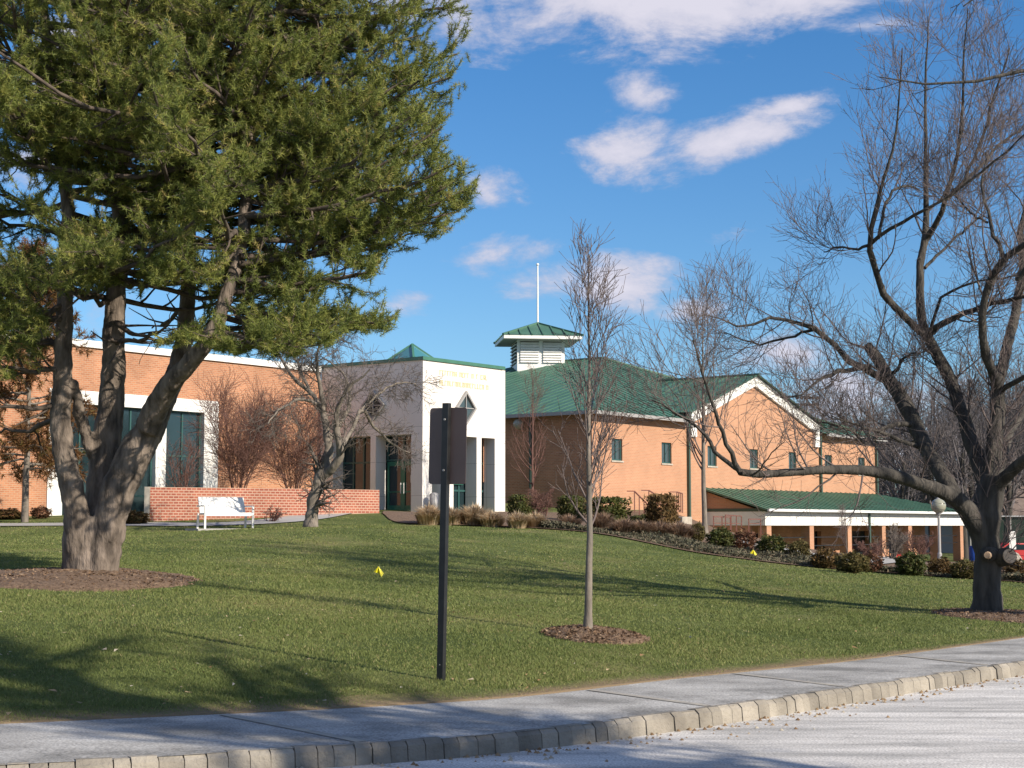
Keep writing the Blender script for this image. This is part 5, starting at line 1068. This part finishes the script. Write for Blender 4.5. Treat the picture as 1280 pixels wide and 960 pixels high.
def simple_conifer(name, label, c, hgt, rad, base, seed, m, K, ln, wd, nprim, group=None, trunk=.16, tufts_per=1.0, bark='bark_grey'):
    r = np.random.default_rng(seed); T = empty(name, c); tag(T, label, 'tree', group)
    z = np.linspace(-.1, hgt, 12); p = np.stack([np.cumsum(r.normal(0, .03, 12)), np.cumsum(r.normal(0, .03, 12)), z], 1)[None]; q = np.maximum(trunk * (1 - z / hgt), .02)[None]; Geo().tub(p, q, 10).build('trunk', M[bark], T)
    zz = base + (hgt - base) * r.random(nprim) ** 1.1; az = r.uniform(0, 6.28, nprim); L_ = rad * np.sqrt(np.clip(1 - ((zz - base) / (hgt - base)) ** 1.6, .05, 1)) * r.uniform(.6, 1.05, nprim); tt = np.linspace(0, 1, 8)[None, :, None]
    st = np.stack([np.interp(zz, z, p[0, :, 0]), np.interp(zz, z, p[0, :, 1]), zz], 1)[:, None]; d = np.stack([np.cos(az) * L_, np.sin(az) * L_, L_ * r.uniform(-.15, .3, nprim)], 1)[:, None]
    pr = st + d * tt; pr[:, 1:] += r.normal(0, .04, (nprim, 7, 3)); qr = np.tile(np.linspace(.04, .012, 8)[None], (nprim, 1)); g = Geo().tub(pr, qr, 5)
    b1, q1 = grow(pr, qr, 8, .25, 1, rad * .15, rad * .4, (30, 60), .04, 5, .14, r, .6, .4, .4, rmin=.008); g.tub(b1, q1, 3); g.build('branches', M[bark], T)
    b2, q2 = grow(b1, q1, int(4 * tufts_per), .2, 1, .15, .4, (25, 60), .05, 3, .15, r, .6, .5, .3)
    pos = np.concatenate([b2[:, -1], b1[:, -1], b1[:, 2]]); dr = np.concatenate([unit(b2[:, -1] - b2[:, -2]), unit(b1[:, -1] - b1[:, -2]), unit(b1[:, 2] - b1[:, 1])]); tri = tufts(pos, dr, r, K, ln, wd, .7, .12); n = len(pos)
    gz = pos[:, 2]; tv = np.clip(r.normal(.45, .2, n), 0, 1); mesh_np('foliage', tri, [np.arange(len(tri) * 3).reshape(-1, 3)], M[m], T, attr=np.repeat(np.clip(np.repeat(tv, K) + r.normal(0, .08, n * K), 0, 1), 3)); return T
simple_conifer('brown_conifer', 'conifer with reddish brown needles and pale trunk at the left edge before the brick wing', G(32, 51), 8.7, 2.6, 1.55, 41, 'needle_brown', 16, .24, .012, 70, trunk=.12, tufts_per=1.0)
# trees standing outside the frame on the right: their shadows and one bough reach the picture
#simple_conifer('tall_conifer', 'tall pine standing outside the picture beside the road, shading the lawn corner', (12.4, .2, h(12.4, .2)), 11.5, 2.6, 3.8, 43, 'needle', 14, .2, .012, 60, trunk=.22, bark='bark_pine')
def offside_tree():
    c = Vector((13.2, 20.6, 0)); c.z = h(c.x, c.y); Yc = 20.6; un = lambda x, y: 640 + x / y * F
    w = lambda x, y, z, r: (x, y, z, r)
    T = empty('bare_tree', c); tag(T, 'bare tree standing just outside the right edge, one thin bough crossing the upper right sky', 'tree'); r = np.random.default_rng(51)
    L_ = [[w(13.2, 20.6, -.1, .26), w(13.2, 20.6, 1.5, .2), w(13.0, 20.6, 3.4, .17), w(13.0, 20.6, 5.5, .12), w(13.2, 20.5, 8, .06), w(13.2, 20.4, 10, .02)],
          [w(13.0, 20.6, 3.6, .12), w(11.2, 20.5, 5.4, .09), w(9.2, 20.3, 6.9, .06), (*P(1300, 78, 20), .032), (*P(1270, 90, 20), .024), (*P(1220, 100, 20), .02), (*P(1160, 108, 20), .014), (*P(1112, 108, 20), .009), (*P(1098, 96, 20), .006)],
          [w(11.6, 20.5, 5.0, .07), w(9.6, 20.0, 7.6, .05), (*P(1300, -40, 19.6), .03), (*P(1240, -20, 19.6), .018), (*P(1204, 8, 19.6), .008)],
          [w(13.1, 20.6, 3.0, .12), w(14.6, 20, 5, .09), w(16.2, 19.6, 7, .05), w(17, 19.3, 9, .02)], [w(13.1, 20.6, 4.2, .1), w(12.4, 22, 6.2, .07), w(11.6, 23.4, 8.4, .03), w(11.4, 24, 9.6, .012)], [w(13.1, 20.6, 4.6, .1), w(13.4, 18.8, 6.6, .06), w(13.8, 17.4, 8.6, .02)]]
    ps = []; rs = []
    for l in L_:
        a = np.array(l); d = np.r_[0, np.cumsum(np.linalg.norm(np.diff(a[:, :3], axis=0), axis=1))]; t = np.linspace(0, d[-1], 16); ps.append(np.stack([np.interp(t, d, a[:, k]) for k in range(3)], 1)); rs.append(np.interp(t, d, a[:, 3]))
    ps, rs = np.array(ps), np.array(rs); ps[:, 1:-1] += r.normal(0, .012, (len(ps), 14, 3)); o = np.array(c); Geo().tub(ps, rs, 10).build('trunk', M['bark_dark'], T, True, o); g = Geo()
    b1, q1 = grow(ps, rs, 9, .3, 1, .5, 1.5, (30, 60), .06, 6, .16, r, .4, .3, .55, rmin=.006); g.tub(b1, q1, 4); b2, q2 = grow(b1, q1, 4, .2, 1, .15, .5, (30, 60), .05, 4, .18, r, .6, .5, .4, rmin=.005); g.tub(b2, q2, 3); g.build('branches', M['bark_dark'], T, True, o)
offside_tree()
def verge_tree():
    c = Vector((8.2, 4.3, h(8.2, 4.3))); T = empty('verge_tree', c); tag(T, 'bare tree standing outside the picture near the road, shading the left pavement', 'tree'); r = np.random.default_rng(81)
    Hh = 13; z = np.linspace(-.1, Hh * .75, 12); p = np.stack([np.cumsum(r.normal(0, .04, 12)), np.cumsum(r.normal(0, .04, 12)), z], 1)[None]; q = np.linspace(.40, .18, 12)[None]; Geo().tub(p, q, 10).build('trunk', M['bark_dark'], T)
    g = Geo(); b0, q0 = grow(p, q, 34, .15, 1, 2.0, 4.4, (30, 75), .06, 9, .1, r, .6, .3, .3, rmin=.045); g.tub(b0, q0, 6); b1, q1 = grow(b0, q0, 9, .15, 1, .7, 1.9, (25, 60), .06, 6, .14, r, .5, .3, .4, rmin=.014); g.tub(b1, q1, 4)
    b2, q2 = grow(b1, q1, 7, .15, 1, .25, .8, (25, 60), .05, 4, .16, r, .6, .5, .4, rmin=.005); g.tub(b2, q2, 3); b3, q3 = grow(b2, q2, 4, .2, 1, .1, .35, (25, 60), .05, 3, .16, r, .6, .5, .4, rmin=.004); g.tub(b3, q3, 3); g.build('branches', M['twig_purple'], T)
verge_tree()

# ------------------------------------------------------------------ shrubs, hedges and ornamental grasses
def leafy(name, mtl, seed, box=False, n=2600, s=.045):
    r = np.random.default_rng(seed); p = r.normal(0, 1, (n, 3)); p = unit(p)
    if box: p = p / np.abs(p).max(1, keepdims=True); p = np.sign(p) * np.abs(p) ** 1.2
    else: p = p * (1 + .20 * np.sin(p[:, :1] * 6 + seed) * np.sin(p[:, 1:2] * 5 + seed) + .10 * np.sin(p[:, 2:3] * 9 + p[:, :1] * 4)) * (1 + .12 * (r.random((n, 1)) < .12))
    p = p * (1 - .28 * r.random((n, 1)) ** 1.6); p[:, 2] = (p[:, 2] + 1) / 2; p = p * np.array([.5, .5, 1]); q = r.normal(0, s, (n, 3, 3)); V = p[:, None] + q
    o = mesh_np(name, V, [np.arange(3 * n).reshape(-1, 3)], mtl, attr=np.repeat(np.clip(r.normal(.45, .22, n), 0, 1), 3)); return o
def clump(name, mtl, seed, n=800):
    r = np.random.default_rng(seed); a = r.uniform(0, 6.28, n); rad = np.sqrt(r.random(n)); b0 = np.stack([np.cos(a) * rad * .22, np.sin(a) * rad * .22, np.zeros(n)], 1); hh = r.uniform(.65, 1.05, n) * (1 - .35 * rad ** 2); out = rad * .5 * r.uniform(.7, 1.1, n)
    p1 = np.stack([np.cos(a) * out * .62, np.sin(a) * out * .62, hh * .75], 1); p2 = np.stack([np.cos(a) * out * 1.08, np.sin(a) * out * 1.08, hh * r.uniform(.7, 1.05, n)], 1); w = np.stack([-np.sin(a), np.cos(a), np.zeros(n)], 1) * .012
    V = np.stack([b0 - w, b0 + w, p1 + w, p1 - w, p2], 1); i = np.arange(n)[:, None] * 5; return mesh_np(name, V, [i + np.array([[0, 1, 2, 3]]), i + np.array([[3, 2, 4]])], mtl, attr=np.repeat(r.random(n), 5))
protos = {}
def plant(kind, u0, u1, vt, vb, Y, label, cat, group, depth=1.0, rz=None):
    mk = {'box': lambda: leafy('round_shrub', M['leaf_box'], 3), 'olive': lambda: leafy('round_shrub', M['leaf_olive'], 4), 'red': lambda: leafy('round_shrub', M['leaf_red'], 5, n=1800), 'bronze': lambda: leafy('round_shrub', M['leaf_bronze'], 6),
          'hedge': lambda: leafy('clipped_hedge', M['leaf_box'], 7, True, 3600), 'hedge_b': lambda: leafy('clipped_hedge', M['leaf_bronze'], 8, True, 3600), 'straw': lambda: clump('ornamental_grass', M['straw'], 9), 'straw2': lambda: clump('ornamental_grass', M['straw_dark'], 10), 'low': lambda: leafy('low_plant', M['leaf_box'], 11, n=1500)}
    if kind not in protos: o = mk[kind](); protos[kind] = o
    else: o = protos[kind].copy(); C.objects.link(o)
    uc = (u0 + u1) / 2; Ys = np.arange(40, 68, .25); xx = sky_dir(uc, 650)[0] * Ys; gz = H(xx, Ys) + .035; rz_ = EYE + sky_dir(uc, vb)[1] * Ys; ok = np.nonzero(gz >= rz_)[0]; Y = float(Ys[ok[0]]) if len(ok) and Ys[ok[0]] > 41 else Y
    c = G(uc, Y); wd = (u1 - u0) / F * Y; bot = P(u0, vb, Y).z; top = P(u0, vt, Y).z; zb_ = min(c.z - .02, bot); o.location = (c.x, c.y, zb_); k_ = 1.75 if 'straw' in kind else 1.05; o.scale = (wd * k_, wd * depth * k_, max(top - zb_, .2) * (1.12 if 'straw' in kind else 1))
    o.rotation_euler.z = (rz if rz is not None else (u0 * .37) % 6.28); tag(o, label, cat, group)
gs, gg, gh = 'round shrubs in the planting bed', 'dry ornamental grasses in the planting bed', 'clipped hedges below the hall'
for q in [(519, 553, 630, 655, 55, 'tan dry grass clump at the corner pillar of the entrance, left of the sign post'), (549, 578, 633, 655, 56, 'tan dry grass clump directly behind the black sign post'), (574, 611, 630, 655, 55, 'widest tan dry grass clump in front of the pavilion pillars'),
          (599, 631, 638, 657, 52, 'low brownish dry grass clump below the right end of the pavilion'), (634, 660, 639, 659, 52, 'tan dry grass clump below the first clipped hedge'), (655, 683, 640, 659, 53, 'tan dry grass clump at the foot of the small purple tree')]: plant('straw', *q, 'ornamental grass', gg)
for q in [(698, 726, 643, 660, 52, 'dull grass clump left of the young tree trunk'), (738, 768, 640, 662, 52, 'reddish brown grass clump just right of the young tree trunk'), (764, 796, 648, 667, 51, 'first of the low brown grass row right of the young tree'), (786, 818, 650, 669, 50.5, 'second clump of the low brown grass row'),
          (808, 840, 651, 672, 50, 'third clump of the low brown grass row'), (832, 866, 652, 675, 49.5, 'last and nearest clump of the low brown grass row, beside the slim grey tree')]: plant('straw2', *q, 'ornamental grass', gg)
for q in [('hedge', 638, 664, 620, 641, 61, 'square clipped green hedge left of the small purple tree'), ('hedge', 700, 728, 621, 641, 63, 'clipped dark hedge just left of the young tree trunk'), ('hedge', 738, 783, 623, 644, 62, 'long clipped dark hedge right of the young tree trunk'), ('hedge_b', 809, 845, 620, 645, 62, 'tall square bronze hedge beside the pale stone block')]: plant(*q, 'hedge', gh, .8, A52)
for q in [('low', 790, 824, 643, 654, 60, 'low bright green plant in front of the bronze hedge'), ('olive', 864, 880, 655, 676, 54, 'yellow green shrub just left of the slim grey tree'), ('box', 886, 914, 661, 684, 53, 'dark green shrub just right of the slim grey tree'), ('red', 914, 943, 664, 686, 53, 'reddish shrub below the walkway end wall'), ('box', 947, 979, 670, 694, 51, 'dark green round shrub below the first walkway column'),
          ('olive', 984, 1010, 677, 700, 50, 'olive brown shrub between the first two walkway columns'), ('bronze', 1015, 1046, 687, 709, 48, 'bronze shrub below the second walkway column'), ('olive', 1046, 1082, 691, 715, 47, 'wide olive shrub below the third walkway column'), ('red', 1076, 1100, 692, 714, 48, 'small reddish shrub right of the wide olive one'),
          ('box', 1121, 1153, 692, 718, 47, 'dense round green boxwood left of the globe lamp'), ('bronze', 1159, 1190, 699, 719, 47, 'round bronze shrub at the foot of the globe lamp'), ('olive', 1190, 1219, 701, 722, 46, 'round olive shrub just left of the large bare trunk'), ('bronze', 1254, 1296, 703, 729, 45, 'bronze shrub right of the large bare trunk at the picture edge')]: plant(*q, 'shrub', gs)
for q in [('bronze', 153, 184, 640, 654, 51, 'low brown shrub between the pine trunk and the end of the garden wall'), ('red', 40, 62, 634, 647, 56, 'low reddish shrub at the foot of the brick wing pier'), ('bronze', -10, 30, 637, 648, 55, 'low brown shrub below the brown conifer')]: plant(*q, 'shrub', 'low shrubs along the brick wing')
def cover():
    r = np.random.default_rng(61); n = 26000; bf = resample(bed_front, 200); i = r.uniform(62, 178, n); w = np.clip(np.minimum(i - 60, 150 - i) / 25, .15, 1); x = np.interp(i, np.arange(200), bf[:, 0]); y = np.interp(i, np.arange(200), bf[:, 1]) + .25 + r.random(n) * 3.0 * w; 
    z = H(x, y) + .03 + .20 * r.random(n) * (.5 + .5 * np.sin(x * 2.1 + y)) ** 1; V = np.stack([x, y, z], 1)[:, None] + r.normal(0, .035, (n, 3, 3)); tag(mesh_np('ground_cover', V, [np.arange(3 * n).reshape(-1, 3)], M['cover'], attr=np.repeat(r.random(n), 3)), 'low grey green plants along the front of the mulch bed', 'ground cover', kind='stuff')
    m = 9000; a = r.integers(0, len(RINGS), m); th = r.uniform(0, 6.28, m); rr = np.sqrt(r.random(m)); R_ = np.array(RINGS)[a]; x = R_[:, 0] + np.cos(th) * rr * R_[:, 2]; y = R_[:, 1] + np.sin(th) * rr * R_[:, 3]; z = H(x, y) + .025 + R_[:, 4] * (1 - rr ** 2.2)
    V = np.stack([x, y, z], 1)[:, None] + r.normal(0, .016, (m, 3, 3)) * np.array([1, 1, .6]); mm = var_mat('bark_chip', [(0, (.08, .048, .03)), (.6, (.20, .128, .08)), (1, (.36, .27, .19))], .9, .1); tag(mesh_np('mulch_chips', V, [np.arange(3 * m).reshape(-1, 3)], mm, attr=np.repeat(r.random(m), 3)), 'bark chips spread round the tree trunks', 'mulch', kind='stuff')
cover()

# ------------------------------------------------------------------ far right background
def far_tree(seed, hgt=13):
    r = np.random.default_rng(seed); T = empty('distant_tree'); z = np.linspace(-.3, hgt * .55, 8); p = np.stack([r.normal(0, .06, 8), r.normal(0, .06, 8), z], 1)[None]; q = np.linspace(.26, .12, 8)[None]; Geo().tub(p, q, 7).build('trunk', M['bark_dark'], T)
    g = Geo(); b0, q0 = grow(p, q, 15, .3, 1, hgt * .35, hgt * .55, (18, 50), .10, 9, .1, r, .6, .2, .25, rmin=.02); g.tub(b0, q0, 5); b1, q1 = grow(b0, q0, 9, .15, 1, 1.2, 3.2, (25, 60), .06, 6, .14, r, .5, .3, .4, rmin=.016); g.tub(b1, q1, 3)
    b2, q2 = grow(b1, q1, 7, .15, 1, .5, 1.5, (25, 60), .05, 4, .16, r, .6, .5, .4, rmin=.014); g.tub(b2, q2, 3); g.build('crown', M['twig_far'], T); return T
pr = [far_tree(71), far_tree(72)]; rr_ = random.Random(5)
lab = ['distant bare tree in the grey wood beyond the hall']
spots = [(1010, 150, .8), (1040, 135, .85), (1075, 150, 1.0), (1105, 130, .95), (1118, 118, .6), (1140, 145, 1.1), (1165, 128, 1.0), (1190, 150, 1.2), (1215, 125, 1.0), (1240, 140, 1.15), (1262, 120, .9), (1290, 135, 1.1), (1320, 150, 1.2), (1350, 128, 1.0), (1090, 165, 1.1), (1155, 170, 1.2), (1225, 170, 1.3), (1275, 165, 1.3), (975, 175, .8), (1130, 112, .7), (1205, 112, .8), (1250, 158, 1.2)]
for i, (u, Y, s) in enumerate(spots):
    o = pr[i % 2] if i < 2 else copy_tree(pr[i % 2]); c = G(u, Y); o.location = c; s *= 1.28; o.scale = (s, s, s * rr_.uniform(.9, 1.1)); o.rotation_euler.z = rr_.uniform(0, 6.28); tag(o, lab[0], 'tree', 'bare trees of the wood beyond the hall')
def background():
    # brown wooded rise and a roof
    r = np.random.default_rng(77); n = 60000; x = r.uniform(15, 120, n); y = r.uniform(175, 215, n); z = -1 + r.random(n) ** 1.6 * (7.5 + 2 * np.sin(x * .12)); V = np.stack([x, y, z], 1)[:, None] + r.normal(0, .30, (n, 3, 3))
    tag(mesh_np('woods', V, [np.arange(3 * n).reshape(-1, 3)], var_mat('woods_mass', [(0, (.07, .055, .05)), (.6, (.13, .105, .095)), (1, (.2, .165, .15))], .9, .1), attr=np.repeat(r.random(n), 3)), 'far brown undergrowth of the leafless wood', 'woods', kind='stuff')
    c = G(1265, 150); T = empty('house', c, .3); tag(T, 'house with broad brown roof behind the tennis court fence', 'house'); MB().box(-7, 7, -4, 4, 0, 3).build('wall', M['siding'], T); MB().prism([(-7.6, -4.8, 2.9), (-7.6, 4.8, 2.9), (-7.6, 0, 6.2)], (15.2, 0, 0)).build('roof', M['roof_brown'], T)
    for x0 in (-5, -1, 3): MB().box(x0, x0 + 1.4, -4.05, -4.003, .9, 2.3).build('window', M['glass'], T)
    # tennis court fence
    a, b = G(1212, 108), G(1420, 104); T = empty('court_fence', a); tag(T, 'tall dark green mesh fence with posts beyond the walkway', 'fence'); d = b - a; d.z = 0; hgt = 2.9; base = 0
    MB().prism([(0, 0, 0), tuple(d), tuple(d + Vector((0, 0, hgt))), (0, 0, hgt)], (0, .03, 0)).build('mesh_panel', M['net'], T)
    for i in range(9): q = d * i / 8; MB().tube([q + Vector((0, -.06, -.1)), q + Vector((0, -.06, hgt + .1))], .05, 8).build('post', M['grey_metal'], T)
    MB().bar((0, -.06, hgt + .05), d + Vector((0, -.06, hgt + .05)), .07).build('top_rail', M['white_metal'], T)
    # further things by the fence
    q = G(1217, 100); T = empty('barrel', q); tag(T, 'blue barrel standing at the end of the walkway', 'barrel'); MB().tube([(0, 0, 0), (0, 0, .1), (0, 0, .5), (0, 0, .9), (0, 0, 1.0)], [.3, .33, .35, .33, .3], 14).build('drum', M['blue'], T, smooth=True); MB().tube([(0, 0, 1.0), (0, 0, 1.04)], .31, 14).build('lid', M['blue'], T)
    q = G(1270, 101); T = empty('parked_car', q, .1); tag(T, 'low red car parked in front of the court fence at the right edge', 'car')
    MB().prism([(-2, -.8, .25), (2, -.8, .25), (2.05, -.8, .7), (1.2, -.8, .85), (.7, -.8, 1.3), (-.9, -.8, 1.32), (-1.6, -.8, .9), (-2.05, -.8, .8)], (0, 1.6, 0)).build('body', M['red'], T, bevel=.05)
    MB().prism([(1.05, -.812, .88), (.65, -.812, 1.22), (-.85, -.812, 1.24), (-1.35, -.812, .9)], (0, .01, 0)).build('side_window', M['glass'], T)
    for x in (-1.3, 1.3):
        w = MB().tube([(x, -.85, .3), (x, -.62, .3)], .31, 16).build('wheel', M['black_paint'], T); MB().tube([(x, -.865, .3), (x, -.852, .3)], .17, 12).build('rim', M['grey_metal'], w)
    MB().box(2.0, 2.06, -.7, -.35, .52, .66).build('headlight', M['white_metal'], T)
    q = G(1265, 98); T = empty('notice_board', q); tag(T, 'small white notice board in front of the court fence', 'sign'); MB().box(-.2, .2, -.02, .02, 1.0, 2.1).build('panel', M['white'], T); MB().bar((0, .04, 0), (0, .04, 2.1), .06).build('post', M['grey_metal'], T)
    q = G(1226, 96); T = empty('court_post', q); tag(T, 'slim white pole standing beside the blue barrel', 'pole'); MB().tube([(0, 0, 0), (0, 0, 2.6)], .05, 8).build('pole', M['white_metal'], T); MB().sphere((0, 0, 2.62), .07).build('cap', M['white_metal'], T)
    # floodlight mast beyond the gable
    c = G(1011, 190); T = empty('floodlight_mast', c); tag(T, 'tall floodlight mast with two rows of lamps rising behind the gable', 'floodlight'); zt = P(1011, 494, 190).z - c.z; MB().tube([(0, 0, 0), (0, 0, zt)], [.2, .1], 8).build('mast', M['grey_metal'], T)
    for dz in (0, -.85):
        MB().bar((-1.4, 0, zt + dz - .2), (1.4, 0, zt + dz - .2), .1).build('crossarm', M['grey_metal'], T)
        for x in (-1.2, -.7, -.25, .25, .7, 1.2): MB().tube([(x, -.1, zt + dz - .2), (x, -.4, zt + dz - .35)], [.12, .22], 10).build('lamp_head', M['sign_back'], T)
background()
